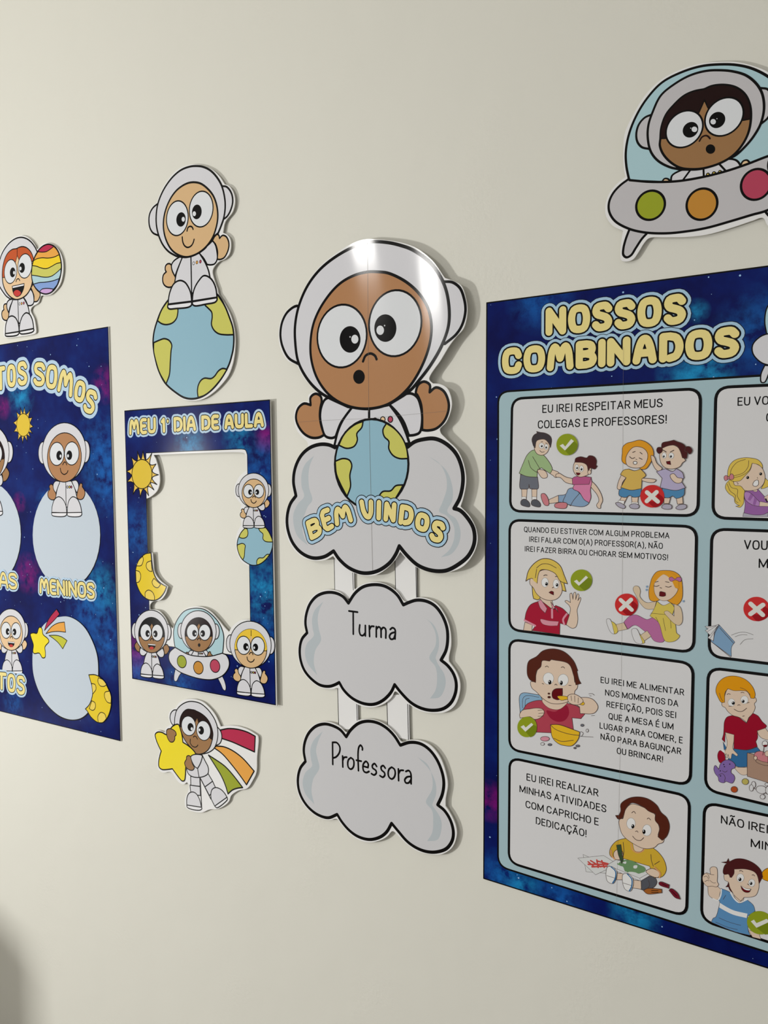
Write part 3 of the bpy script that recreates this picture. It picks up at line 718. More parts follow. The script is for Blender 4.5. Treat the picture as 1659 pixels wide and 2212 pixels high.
def balloon_kid():
    T = thing('astronaut_cutout', 'red-haired laughing astronaut cutout holding a striped rainbow balloon, at far left', 'wall decoration', (40, 728), .005)
    fr(*FH)
    board('backing', T, "430,80 300,110 190,185 90,300 10,440 -50,600 -75,760 -75,950 -40,1120 30,1230 140,1330* 90,1410 45,1470 40,1550 10,1620 10,1700 50,1780 100,1810 75,1900 70,2040 90,2100 160,2115 400,2090 700,2030 718,2000 705,1850 680,1730 610,1570 640,1500 760,1420 820,1280 900,1275 1010,1255 1100,1180 1190,1060 1240,900 1258,700 1235,520 1170,370 1080,275 980,230 880,235 800,290* 740,350 690,260 620,170 530,105", .0025, pads=[(330,900,180,300)])
    w = 23
    begin('hand', T); fo('SL', w, "615,1110 640,1060 690,1060 740,1130 790,1210 800,1260 780,1330 740,1390 675,1400* 675,1280 640,1180")
    begin('hand', T); fo('SL', w, "140,1450 110,1440 80,1460 70,1510 80,1555* 45,1590 35,1660 60,1740 110,1770 160,1755 175,1690 185,1620 150,1560")
    begin('sleeve', T); fo('W', w, "460,1300* 540,1230 600,1150 640,1190 665,1260 675,1390 655,1450 610,1475 555,1475* 520,1390")
    begin('sleeve', T); fo('W', w, "255,1345* 190,1360 150,1400 135,1450 140,1530 172,1615* 200,1500 260,1365*")
    begin('space_suit', T); fo('W', w, "265,1340* 215,1480 185,1600 170,1700* 200,1850* 580,1800* 585,1630* 560,1500 510,1390 455,1300*"); o(w*.8, "355,1360* 378,1980*"); s = end()
    for c, x, y in (('SOLE', 390, 1442), ('OR', 432, 1434), ('UP', 474, 1426)): begin('suit_button', s); e(c, x, y, 13, 25, 5, 9); end()
    for a, b in (("108,2035* 112,1900 135,1790 180,1705 240,1682 300,1710 350,1790 375,1900 380,1992*", "105,2035* 108,2070 135,2085 340,2065 380,2025 380,1995*"), ("385,1988* 390,1880 415,1770 460,1670 520,1620 580,1640 630,1720 660,1830 670,1932*", "385,1990* 395,2020 425,2040 640,2005 675,1970 670,1935*")):
        begin('boot', T); fo('W', w, a); b_ = end(); begin('sole', b_); fo('SOLE', w, b); end()
    begin('helmet', T); fo('W', w, "430,118 320,140 200,220 100,340 30,470 -10,600 -40,750 -40,900 -10,1080 60,1200 130,1290 200,1340* 320,1355 500,1280* 640,1080* 740,850 780,600 740,400* 690,300 620,210 540,150")
    begin('face', T); fo('SP', w, "435,305 380,320 330,345 250,360 170,420 110,520 70,650 50,800 50,930 70,1070 130,1210 220,1310 320,1355 420,1335 530,1260 610,1130 645,1000 655,800 670,570 620,420 550,340 490,310")
    begin('hair', T); fo('RH', 12, "335,345* 250,360 170,420 110,520 70,650 52,800 50,918* 95,918* 130,800* 315,600* 345,480* 378,560* 450,640* 640,600* 668,560 620,420 550,340 490,312 435,307 380,320"); o(14, "345,350* 345,480*")
    for c, pc, h in (((213,798,124,239,4), (255,815,54,98,3), (283,822,20,34)), ((498,688,138,243,4), (440,725,58,100,3), (410,738,22,38))):
        begin('eye', T); e('EW', *c, w=15); q = end(); begin('pupil', q); e('K', *pc); e('EW', *h); end()
    begin('nose', T); o(17, "322,1000 335,960 365,940 385,955 395,980")
    begin('mouth', T); fo('K', 10, "245,1090* 485,1035* 480,1110 450,1200 400,1275 340,1300 285,1260 255,1180"); m_ = end()
    begin('teeth', m_); f('SOLE', "252,1097* 478,1047* 475,1077* 260,1126*")
    begin('tongue', m_); f('TE', "275,1215 300,1180 345,1165 390,1185 420,1225 380,1280 330,1290 290,1260"); end()
    begin('balloon', T); B = ["760,405* 800,340 880,280 960,255 1020,265 1075,300* 1010,350 930,400 850,412", "760,405* 850,412 930,400 1010,350 1075,300* 1130,360 1185,460* 1080,510 960,530 840,525 740,545 672,582* 705,500", "672,582* 740,545 840,525 960,530 1080,510 1185,460* 1205,540 1216,620* 1130,640 1040,690 950,735 880,740 800,720 720,690 645,680*", "645,680* 720,690 800,720 880,740 950,735 1040,690 1130,640 1216,620* 1222,700 1216,740* 1130,820 1030,890 940,910 840,905 740,885 633,870*", "633,870* 740,885 840,905 940,910 1030,890 1130,820 1216,740* 1208,850 1180,940* 1050,985 900,1010 780,1020 670,1050* 645,960", "670,1050* 780,1020 900,1010 1050,985 1180,940* 1140,1060 1070,1150* 980,1135 900,1135 840,1150 790,1200* 720,1130", "790,1200* 840,1150 900,1135 980,1135 1070,1150* 1010,1220 930,1245 870,1240"]
    for c, s in zip(('CR', 'OR', 'YE', 'GR', 'LB', 'B2', 'LI'), B): fo(c, 15, s)
    p = path("960,255 880,280 800,340 740,420 680,540 645,670 632,850 650,1000 700,1110 780,1200 870,1240 930,1245 1010,1220 1090,1150 1160,1030 1205,880 1225,700 1205,540 1160,400 1090,305 1020,265"); ribbon(p, wid(w, p[0]), M('K'), True)
    end()

def star_kid():
    T = thing('astronaut_cutout', 'dark-haired flying astronaut cutout hugging a yellow star, with a three-coloured trail, below the photo frame', 'wall decoration', (430, 1750), .005)
    fr(*FM)
    board('backing', T, "620,65 520,75 440,125 390,195* 330,220 295,280 295,350 320,430* 250,490 240,545* 130,515 85,560 95,650 160,780 170,810 140,900 130,1000 150,1080 210,1120 330,1115 430,1250 500,1290 555,1260* 585,1300 570,1400* 530,1490 530,1600 570,1650 700,1690 780,1690 880,1650 1000,1640 1100,1590 1160,1530 1190,1450 1290,1380 1420,1345 1500,1230 1550,1120 1560,900 1575,600 1540,570 1420,500 1280,455 1150,445 1040,460* 1010,390 960,290 890,200 790,110 700,75", .0025, pads=[(700,700,200,250)])
    w = 13
    for c, s in (('CR', "1040,510* 1150,490 1280,500 1420,540 1535,600* 1525,825* 1380,760 1200,680 1050,630*"), ('OR', "975,740* 1080,750 1200,800 1350,910 1520,1100* 1410,1295* 1330,1180 1200,1010 1060,850 945,765*"), ('UG', "865,870* 960,930 1100,1030 1220,1160 1355,1335* 1280,1345 1210,1370 1145,1425* 1110,1310 1050,1170 960,1020")):
        begin('trail_stripe', T); fo(c, 17, s)
    for a, b, c, d in (("610,1175* 612,1305* 745,1318* 740,1185*", "600,1300* 615,1430* 750,1450* 745,1320*", "555,1590* 555,1500 580,1425 630,1398 680,1415 735,1500 765,1620*", "555,1585* 560,1615 600,1640 740,1660 770,1640 768,1618*"), ("742,1185* 815,1325* 925,1245* 860,1135*", "815,1325* 880,1450* 970,1345* 925,1245*", "905,1500* 900,1430 920,1360 970,1335 1040,1360 1095,1415 1135,1480* 955,1600*", "955,1600* 985,1625 1120,1530 1138,1500 1130,1475*")):
        begin('leg', T); fo('W', w, a); fo('W', w, b); l_ = end()
        begin('boot', T); fo('W', w, c); b_ = end(); begin('sole', b_); fo('SOLE', w, d); end()
    fr(*FM); begin('space_suit', T); o(w, "750,1205* 900,1500*;745,1190* 768,1610*"); fo('W', w, "640,870* 775,870* 820,960 860,1040 865,1100 855,1140 800,1175 720,1190 640,1180 580,1140 555,1080* 560,1000*"); o(w, "710,1060* 732,1190*")
    begin('helmet', T); fo('W', w, "415,222* 370,225 330,265 315,330 330,400 360,445* 450,350"); fo('W', w, "980,455* 1030,510 1055,580 1050,660 1020,710 965,730* 930,600")
    fo('W', w, "620,100 540,115 460,165 410,230 385,330 380,440* 500,700 690,856* 770,855 870,830 940,780 980,700 1000,600 995,480 960,370 900,270 830,190 740,125")
    begin('face', T); fo('SU', w, "610,215 560,215 510,250 470,320 455,400 460,480 500,600 560,700 640,790 690,850 770,850 840,815 890,750 920,650 930,560 910,470 870,380 810,310 720,250")
    begin('hair', T); fo('DK', 8, "455,462* 490,470* 580,430* 672,400* 705,330* 722,400* 800,500* 890,630* 925,652* 933,560 910,470 870,380 810,310 720,250* 660,220 610,215 560,215 510,250 470,320 455,400")
    for c, pc, h in (((582,450,101,140,-8), (610,468,43,58,-5), (628,492,16,22)), ((796,518,99,142,-8), (762,515,40,60,-5), (738,508,13,20))):
        begin('eye', T); e('EW', *c, w=10); q = end(); begin('pupil', q); e('K', *pc); e('EW', *h); end()
    begin('nose', T); o(11, "650,612 665,597 690,605 708,640")
    begin('mouth', T); o(11, "608,640 605,690 630,735 665,755 695,750 715,725")
    begin('star', T); fo('STAR', 16, "400,430 435,430 465,500 490,600 500,685* 570,730 640,790 680,850 640,900 560,950 540,1060 535,1160 520,1235 490,1240 450,1200 390,1120 350,1065* 280,1075 200,1075 160,1040 155,960 170,880 190,810* 150,730 115,640 105,570 140,540 200,545 265,575 310,510 350,460")
    begin('hand', T); fo('SU', w*.9, "265,550 270,510 300,490 350,500 395,535 405,580 385,600* 385,640 360,680 320,680 280,620")
    begin('hand', T); fo('SU', w*.9, "550,930 555,890 580,875 605,885 620,930 640,1000 665,1050 640,1085 590,1080 545,1040 525,980")
    begin('sleeve', T); fo('W', w, "615,890 650,865 720,860 775,875 770,930 740,1010 710,1060* 680,1040 640,980"); end()

# ------------------------------------------------------------------ printed posters
def zline(p, q):
    a, b = wp(p, (0, 0, 1)), wp(q, (0, 0, 1)); k = (b[1]-a[1])/(b[0]-a[0])
    return lambda x: a[1] + k*(x-a[0])
def rrect(c, r, n=7):
    """rounded quadrilateral TL,TR,BR,BL on the wall"""
    out = []
    for i in range(4):
        p, a, b = c[i], c[i-1], c[(i+1) % 4]
        la = math.hypot(a[0]-p[0], a[1]-p[1]); lb = math.hypot(b[0]-p[0], b[1]-p[1])
        s = (p[0]+(a[0]-p[0])*r/la, p[1]+(a[1]-p[1])*r/la); t = (p[0]+(b[0]-p[0])*r/lb, p[1]+(b[1]-p[1])*r/lb)
        for k in range(n+1):
            u = k/n; w0, w1, w2 = (1-u)**2, 2*u*(1-u), u*u
            # circle-like corner: blend the control point outwards
            out.append((w0*s[0]+w1*p[0]+w2*t[0] + (p[0]-(s[0]+t[0])/2)*.12*math.sin(math.pi*u)*.5, w0*s[1]+w1*p[1]+w2*t[1] + (p[1]-(s[1]+t[1])/2)*.12*math.sin(math.pi*u)*.5))
    return out
def inquad(c):
    return lambda x, z: min(p[0] for p in c)+.002 < x < max(p[0] for p in c)-.002 and min(c[2][1], c[3][1])+.004 < z < max(c[0][1], c[1][1])-.004

def count_poster():
    T = thing('head_count_poster', 'dark blue starry poster with arched yellow lettering and pale planets, at left edge', 'poster', (245, 1600), .003)
    fr(0, 0, 1)
    xr0, xr1 = wp((234.5, 706))[0], wp((261, 1601))[0]; xc = wp((62, 1100))[0]; xl = 2*xc - xr0 - .04
    zt, zb = zline((0, 744.7), (232, 705.8)), zline((0, 1536.5), (260, 1601))
    Q = [(xl, zt(xl)), (xr0, zt(xr0)), (xr1, zb(xr1)), (xl, zb(xl))]
    board('board', T, Q, 0)
    begin('starry_print', T)
    P = [(xl, zt(xl)-.001), (xr0-.002, zt(xr0)-.001), (xr1-.0015, zb(xr1)+.001), (xl, zb(xl)+.001)]
    fillw(galaxy('galaxy_print_count', [(45, 855, .06, 'c'), (225, 980, .12, 'b'), (235, 1040, .1, 'b'), (225, 830, .05, 'm'), (8, 880, .035, 'm'), (215, 1275, .08, 'c'), (190, 1320, .09, 'b'), (235, 1390, .09, 'b'), (60, 1240, .06, 'm'), (42, 1085, .03, 'm'), (28, 1520, .05, 'b'), (100, 1090, .05, 'b')]), P)
    ribbon(P, .0022, M('K'), True)
    stars(170, (xl, xr1, Q[3][1], Q[0][1]+.02), inquad(Q), 3); end()
    fr(*FI); begin('title_lettering', T)
    bubble(boxes("T -45,705 66,690 -52,440;O 70,665 172,665 66,410;S 180,650 292,645 172,382;S 338,645 468,665 350,378;O 465,676 592,692 482,405;M 585,704 750,780 618,440;O 752,800 872,842 787,558;S 845,905 968,968 907,645"), .0118, .0023, .0085, 0, 'HB'); end()
    for cx, cy in ((-134, 2185), (690, 2190)):
        begin('blank_planet', T); e('K', cx+5, cy+8, 353, 552); e('OV', cx, cy, 350, 550); end()
    begin('sun', T); sun(243, 1048, 70, 118, [(338,1135),(318,1180),(283,1220),(235,1240),(187,1210),(143,1120),(138,1025),(172,912),(213,870),(253,858),(315,885),(337,968),(347,1065)][::1], 6); end()
    end(); LAY[0] = 40
    begin('astronaut_illustration', T)
    kid_body(-132, 1630, 1, 1.0, 'SU', 8, right='up'); kid_head(-130, 1330, 228, 290, 'SU', 8, 'DK', 'smile', -.03); end()
    end(); LAY[0] = 40
    begin('astronaut_illustration', T)
    kid_body(690, 1640, 1, 1, 'SK', 8); kid_head(668, 1325, 228, 300, 'SK', 8, None, 'smile', -.03); end()
    fr(*FJ)
    begin('blank_planet', T); f('K', "626,828 546,850 456,920 396,1030 352,1150 340,1290 350,1432 390,1572 450,1692 540,1802 640,1878 754,1906 856,1885 938,1810 988,1690 1018,1560 1030,1410 1018,1236 968,1082 888,938 796,856 706,822")
    f('OV', "620,830 540,850 450,920 390,1030 350,1150 340,1280 350,1420 390,1560 450,1680 540,1790 640,1865 750,1895 850,1875 930,1800 980,1680 1010,1550 1022,1400 1010,1230 960,1080 880,940 790,860 700,825"); end()
    begin('star', T); fo('STAR', 9, "420,935 440,955 450,1010 500,1055 512,1085 470,1140 475,1200 470,1250 445,1255 410,1205 360,1210 345,1190 350,1120 325,1040 320,1005 350,995 385,1000 405,945")
    for c, s in (('CR', "465,970* 490,890 530,820 590,748* 622,800* 560,870 510,920"), ('OR', "480,1003* 540,930 600,895 672,882* 685,988* 610,980 540,985"), ('YG', "512,1022* 580,1020 640,1035 700,1075* 655,1160* 610,1100 560,1055")):
        begin('trail_stripe', T); fo(c, 7, s)
    begin('moon', T); fo('MO', 9, "925,1430* 990,1430 1060,1470 1120,1560 1155,1660 1155,1760 1120,1870 1070,1925 1020,1925 950,1870 905,1800 890,1785* 930,1740 960,1660 965,1580 945,1500")
    for s in ("1025,1460* 1020,1500 1045,1545 1085,1550 1110,1530* 1070,1480", "955,1520* 990,1530 1000,1580 966,1630*", "1142,1600* 1095,1610 1090,1660 1120,1715 1155,1725* 1157,1660", "957,1700* 990,1720 990,1780 965,1800 930,1780*", "1025,1925* 1020,1860 1050,1820 1090,1835 1108,1885* 1070,1925"): fo('MC', 7, s)
    end()
    end(); LAY[0] = 40
    begin('astronaut_illustration', T)
    kid_body(126, 1168, .68, .70, 'SP', 7, left='up', right='up'); kid_head(116, 956, 152, 210, 'SP', 7, None, 'open', .05); end()
    begin('name_lettering', T); bubble(words("MENINOS", 410, 592, 996, 655, 180), .0076, .0019, .0044, 0, 'HB')
    begin('name_lettering', T); bubble(words("MENINAS", -420, 486, 190, 556, 180), .0076, .0019, .0044, 0, 'HB')
    begin('name_lettering', T); bubble(boxes("T -35,1588 75,1600 -35,1392;O 76,1612 168,1624 76,1408;S 172,1636 268,1652 172,1424"), .0092, .002, .005, 0, 'HB')
    end()

def photo_frame():
    T = thing('photo_frame_board', 'starry blue cut-out photo frame board with large empty window, on the wall', 'photo frame', (440, 1520), .008)
    fr(*FK)
    hole = [(FK, "340,582* 800,562 1235,556 1270,565 1285,600* 1290,740* 1230,790 1190,850 1165,930 1180,1010 1240,1090* 1225,1180 1240,1290* 1195,1380 1180,1500 1200,1600 1245,1680 1316,1725*"),
            (FL, "1328,400* 1332,798* 1230,805 1150,865 1112,925* 1060,870 1000,795 920,712 840,672 760,664 680,684 600,755 550,860 537,890* 500,860 460,780 390,706 303,692* 303,650 330,615 410,598 460,540 486,460* 400,390 350,310 338,220 330,115*"),
            (FK, "275,1580* 270,1300 258,1030* 300,1016 375,950 402,870 402,790 385,700 362,620*")]
    board('frame_board', T, [(FK, "36,128* 1536,14*"), (FL, "1602,1684* 116,1408*")], .0055, [hole])
    fb = LAST[0]; mount(fb, ell(140, 1300, 40, 120), .0055); mount(fb, ell(800, 300, 120, 60), .0055); fr(*FL); mount(fb, ell(800, 1300, 200, 60), .0055); mount(fb, ell(1460, 600, 40, 120), .0055)
    begin('starry_print', T)
    G = galaxy('galaxy_print_frame', [(410, 955, .05, 'c'), (515, 945, .05, 'c'), (575, 945, .035, 'm'), (300, 1150, .08, 'b'), (570, 1280, .09, 'c'), (580, 1370, .06, 'b'), (295, 1410, .07, 'm'), (390, 1475, .06, 'b'), (300, 1455, .06, 'b'), (565, 1010, .07, 'b')])
    outer = path([(FK, "44,132* 1530,20*"), (FL, "1590,1672* 124,1400*")])
    inner = path([(FK, "262,562* 1240,520* 1280,530 1300,580*"), (FL, "1322,240* 1338,1178* 1160,1163* 490,1072* 302,1046* 296,690*"), (FK, "266,1030*")])
    fillw(G, outer, inner); ribbon(outer, .002, M('K'), True); ribbon(inner, .0016, M('K'), True)
    xs = [p[0] for p in outer]; zs = [p[1] for p in outer]; xi = [p[0] for p in inner]; zi = [p[1] for p in inner]
    stars(150, (min(xs), max(xs), min(zs)+.03, max(zs)-.02), lambda x, z: not (min(xi)-.006 < x < max(xi)+.006 and min(zi)-.01 < z < max(zi)+.012) and x < max(xs)-.012 and x > min(xs)+.012, 5)
    end()
    fr(*FK); begin('title_lettering', T)
    for t, a in (("MEU", (86, 388, 372, 366, 178)), ("1", (412, 366, 468, 362, 172)), ("DIA", (542, 356, 782, 342, 172)), ("DE", (825, 340, 1020, 330, 172)), ("AULA", (1060, 330, 1478, 304, 172))):
        bubble(words(t, *a), .0074, .0018, .0042, 0, 'HB')
    e('HB', 487, 236, 25, 38); e('YL', 486, 236, 13, 22, 0, 8); end()
    begin('sun', T); sun(222, 778, 103, 150, [(390,785),(375,885),(345,940),(290,1000),(205,1015),(130,985),(66,860),(62,750),(112,605),(175,545),(232,540),(322,565),(366,675)], 8); end()
    begin('globe', T); globe(8, affine(1378, 1503, 182/603, 209/837, 0, .0, 815, 971)); end()
    end(); LAY[0] = 40
    begin('astronaut_illustration', T)
    kid_body(1366, 1120, .715, .585, 'SL', 7, right='up'); kid_head(1366, 940, 156, 172, 'SL', 7, None, 'smile', .0); end()
    fr(*FL)
    begin('moon', T); fo('MO', 9, "315,115* 260,125 200,180 165,260 158,360 175,450 220,540 280,590 340,603 400,580 450,520 474,460* 420,430 370,380 340,310 325,220")
    for s in ("232,150* 238,190 215,245 166,248* 195,185", "318,195* 275,215 270,265 300,300 328,305*", "160,295* 195,305 212,350 195,410 165,420*", "347,375* 328,410 345,455 385,472 415,438*", "258,575* 258,520 290,495 330,515 352,560 352,600* 300,596"): fo('MC', 7, s)
    end()
    end(); LAY[0] = 30
    begin('spaceship_illustration', T)
    for s in ("565,1300* 550,1380 555,1425 575,1430 600,1380 630,1335*", "1000,1400* 1030,1460 1055,1515 1075,1525 1082,1490 1065,1420 1040,1370*"): fo('W', 6, s)
    fo('LB', 9, "565,1100* 548,990 550,890 590,790 660,710 760,682 860,695 950,760 1020,850 1058,960 1055,1070 1045,1160* 860,1195 700,1175")
    kid_body(802, 1120, .75, .5, 'SU', 8); kid_head(802, 912, 182, 206, 'SU', 8, 'DK', 'o', .02)
    fo('W', 9, "562,1082* 510,1130 498,1190 520,1250 590,1320 700,1370 830,1405 950,1410 1050,1370 1110,1290 1115,1220 1085,1160 1045,1142* 930,1172 820,1175 700,1155")
    e('UG', 632, 1228, 46, 64, -10, 8); e('UO', 802, 1290, 49, 66, -10, 8); e('UP', 972, 1272, 49, 67, -10, 8); end()
    end(); LAY[0] = 40
    begin('astronaut_illustration', T)
    kid_body(325, 1138, .77, .715, 'SU', 8, ky=.07, left='up', right='up'); kid_head(320, 914, 172, 213, 'SU', 8, 'K', 'open', .04); end()
    end(); LAY[0] = 40
    begin('astronaut_illustration', T)
    kid_body(1333, 1295, .92, .80, 'SL', 8, ky=.09); kid_head(1335, 1048, 212, 234, 'SL', 8, 'YH', 'smile', .05); end()

INK = 'c_ink'
def K2(c, s, w=3.5): fo(c, w, s, INK)
def eyes(l, w=3):
    for (x, y, a, b), (px, py, q, r) in l:
        e('WB', x, y, a, b, 0, w*.6, 'c_line'); e('K', px, py, q, r); e('WB', px-q*.3, py-r*.35, q*.3, r*.3)

def kids_card1(card):
    fr(*C1); w = 3.5
    begin('child_illustration', card)        # boy in green helping
    K2('c_grey', "130,735* 270,755* 275,850 245,855 205,850* 200,815* 195,850 130,852")
    for s in ("140,855* 185,855* 178,942* 142,937*", "222,855* 265,855* 262,942* 225,942*"): K2('c_skin', s)
    for s in ("141,915* 177,918* 175,950* 141,945*", "225,915* 262,918* 260,950* 225,945*"): K2('WB', s, 2)
    for s in ("135,950 160,935 185,945 208,975 205,998 170,995 135,980", "222,950 245,938 270,945 295,975 292,998 255,997 220,980"): K2('c_dgrey', s)
    K2('c_skin', "385,695* 440,718 450,745 415,760 398,745 372,725"); K2('c_skin', "260,690* 330,705 350,740 345,760 310,765 280,730")
    K2('c_green', "240,535 190,570 150,650 120,725* 180,750 265,757* 270,700* 300,680* 372,728* 390,690 340,600 305,568"); o(w, "195,620 215,680 262,718* 275,690*;230,590 260,640 290,690*", INK)
    K2('c_skin', "240,500 235,450 280,440 370,470 365,520 345,560 310,578 270,570 248,540"); K2('c_blackhair', "235,500* 224,450 240,415 268,398* 262,385* 290,392 330,398 370,420 384,450 375,515* 360,480 330,450 290,450 262,462 250,520*")
    eyes([((302,501,21,23), (304,504,8,9)), ((341,511,16,23), (340,515,7,9))]); o(w, "288,540 303,553 325,550;300,470 312,468;335,478 350,484", INK)
    begin('child_illustration', card)        # girl sitting on the floor
    K2('c_jean', "440,905* 500,895 520,855 560,845 610,885 660,940 690,965 650,995 560,990 470,962 440,960*"); o(w, "500,900* 475,955* 540,990;610,890 560,950 540,985", INK)
    K2('c_skin', "362,940* 440,905* 440,962* 365,972*")
    for s in ("300,895 325,890 355,930 360,985 330,985 305,940", "410,978 450,963 510,970 502,1008 440,1010 412,1000"): K2('c_shoe', s)
    K2('c_skin', "690,770* 750,830 790,900 800,950 785,985 782,1010 765,1010 750,985 770,950 755,900 715,850 688,815*"); K2('c_skin', "450,725* 500,755 555,768* 562,815* 500,800 455,760 420,755 420,735")
    K2('c_pink', "560,765* 640,750 705,758* 712,800 700,860 705,920 690,965* 650,940 610,880 558,850 572,815*"); K2('c_dpink', "552,770* 570,755 640,750 708,758* 690,815* 556,818*", 3)
    K2('c_skin', "570,640 600,605 690,640 708,700 690,730 650,750 610,755 575,730 560,690"); e('c_skin', 692, 716, 14, 18, 0, 3, INK)
    K2('c_maroon', "574,635* 580,605 620,590 670,600 690,582 730,590 750,620 746,660* 757,668* 735,692 700,682 682,708* 672,660 640,640")
    eyes([((590,678,15,24), (592,682,7,9)), ((628,688,17,25), (628,692,8,10))]); K2('c_dred', "583,720* 618,725 606,740 592,738", 2.5)
    begin('child_illustration', card)        # blond boy having his hair pulled
    for s in ("955,915* 1000,920* 975,972* 930,967*", "1035,920* 1090,912* 1085,972* 1040,972*"): K2('c_skin', s)
    for s in ("930,945* 980,950* 970,985* 925,970*", "1035,960* 1090,962* 1086,990* 1036,990*"): K2('WB', s, 2)
    for s in ("905,968 935,962 985,995 975,1012 930,998", "1018,988 1060,972 1098,988 1090,1010 1030,1008"): K2('c_lgrey', s)
    K2('c_blue', "938,840* 1115,852* 1105,910 1050,920 1020,905 990,922 935,905")
    K2('c_skin', "955,735* 930,790 920,850 945,857 962,800 992,760*"); K2('c_skin', "1120,765* 1200,770 1235,780 1215,800 1140,792 1115,782*")
    K2('c_yellow', "1012,690* 1060,705 1110,690* 1152,742 1120,770* 1115,850* 1030,862 948,840* 992,762* 945,735* 970,700")
    K2('c_orange', "960,560 965,510 1000,480 1040,470 1100,455 1160,475 1205,520 1215,580 1190,640 1150,690 1110,690 1060,640 1000,655 960,630")
    K2('c_skin', "990,600 1020,540 1060,510 1130,520 1165,560 1162,620 1130,670 1060,682 1000,660")
    o(5, "1020,590 1040,605 1062,598;1098,600 1122,612;1045,555 1065,548;1105,555 1122,568", INK); e('WB', 1065, 640, 16, 13, 0, 4, INK); o(w, "1070,610 1080,614", INK)
    begin('child_illustration', card)        # cross girl with pigtails
    for s in ("1300,925* 1352,925* 1340,972* 1300,972*", "1400,930* 1450,915* 1455,972* 1410,977*"): K2('c_skin', s)
    for s in ("1280,1002 1300,978 1360,985 1360,1012 1300,1015", "1395,1008 1430,980 1480,983 1482,1005 1430,1022"): K2('c_lgrey', s)
    K2('c_blue', "1285,848* 1468,845* 1460,905 1400,930 1370,910 1340,925 1295,915")
    K2('c_skin', "1195,580 1220,590 1240,640 1285,682* 1268,720* 1230,690 1205,640")
    K2('c_lilac', "1310,688* 1370,710 1402,688* 1450,720 1462,762* 1440,790* 1475,842* 1400,864 1268,842* 1285,765* 1238,712*")
    K2('c_skin', "1350,740 1380,728 1410,760 1450,768 1440,800 1400,805 1360,772")
    K2('c_skin', "1265,600 1270,550 1300,510 1370,495 1420,520 1450,590 1475,620 1450,640 1430,670 1370,690 1310,680 1280,650")
    K2('c_maroon', "1280,525* 1285,480 1340,465 1380,455* 1400,465 1460,490 1490,540 1485,605* 1450,600* 1430,540 1400,500 1340,500 1290,520")
    K2('c_maroon', "1285,520 1250,515 1240,540 1258,565 1285,550"); K2('c_maroon', "1470,545 1480,510 1510,510 1530,540 1510,570 1490,552")
    eyes([((1302,580,18,24), (1298,588,8,9)), ((1360,582,21,24), (1356,588,9,10))]); o(5, "1290,535 1318,552;1352,552 1380,538", INK)
    K2('c_dred', "1318,630* 1350,625* 1355,655* 1325,650*", 3)
    begin('check_mark', card); check(512, 492, 87, 88, "452,500* 478,486* 497,508* 545,447* 568,463* 495,540*", 0, "495,540* 568,463* 596,492 590,530 560,565 530,578*")
    begin('cross_mark', card); cross(1205, 912, 98, 92, "1162,880* 1250,955*", "1240,878* 1160,952*", 28, 0, "1250,955* 1240,878* 1298,930 1290,965 1260,992 1225,1003 1160,952*"); end()

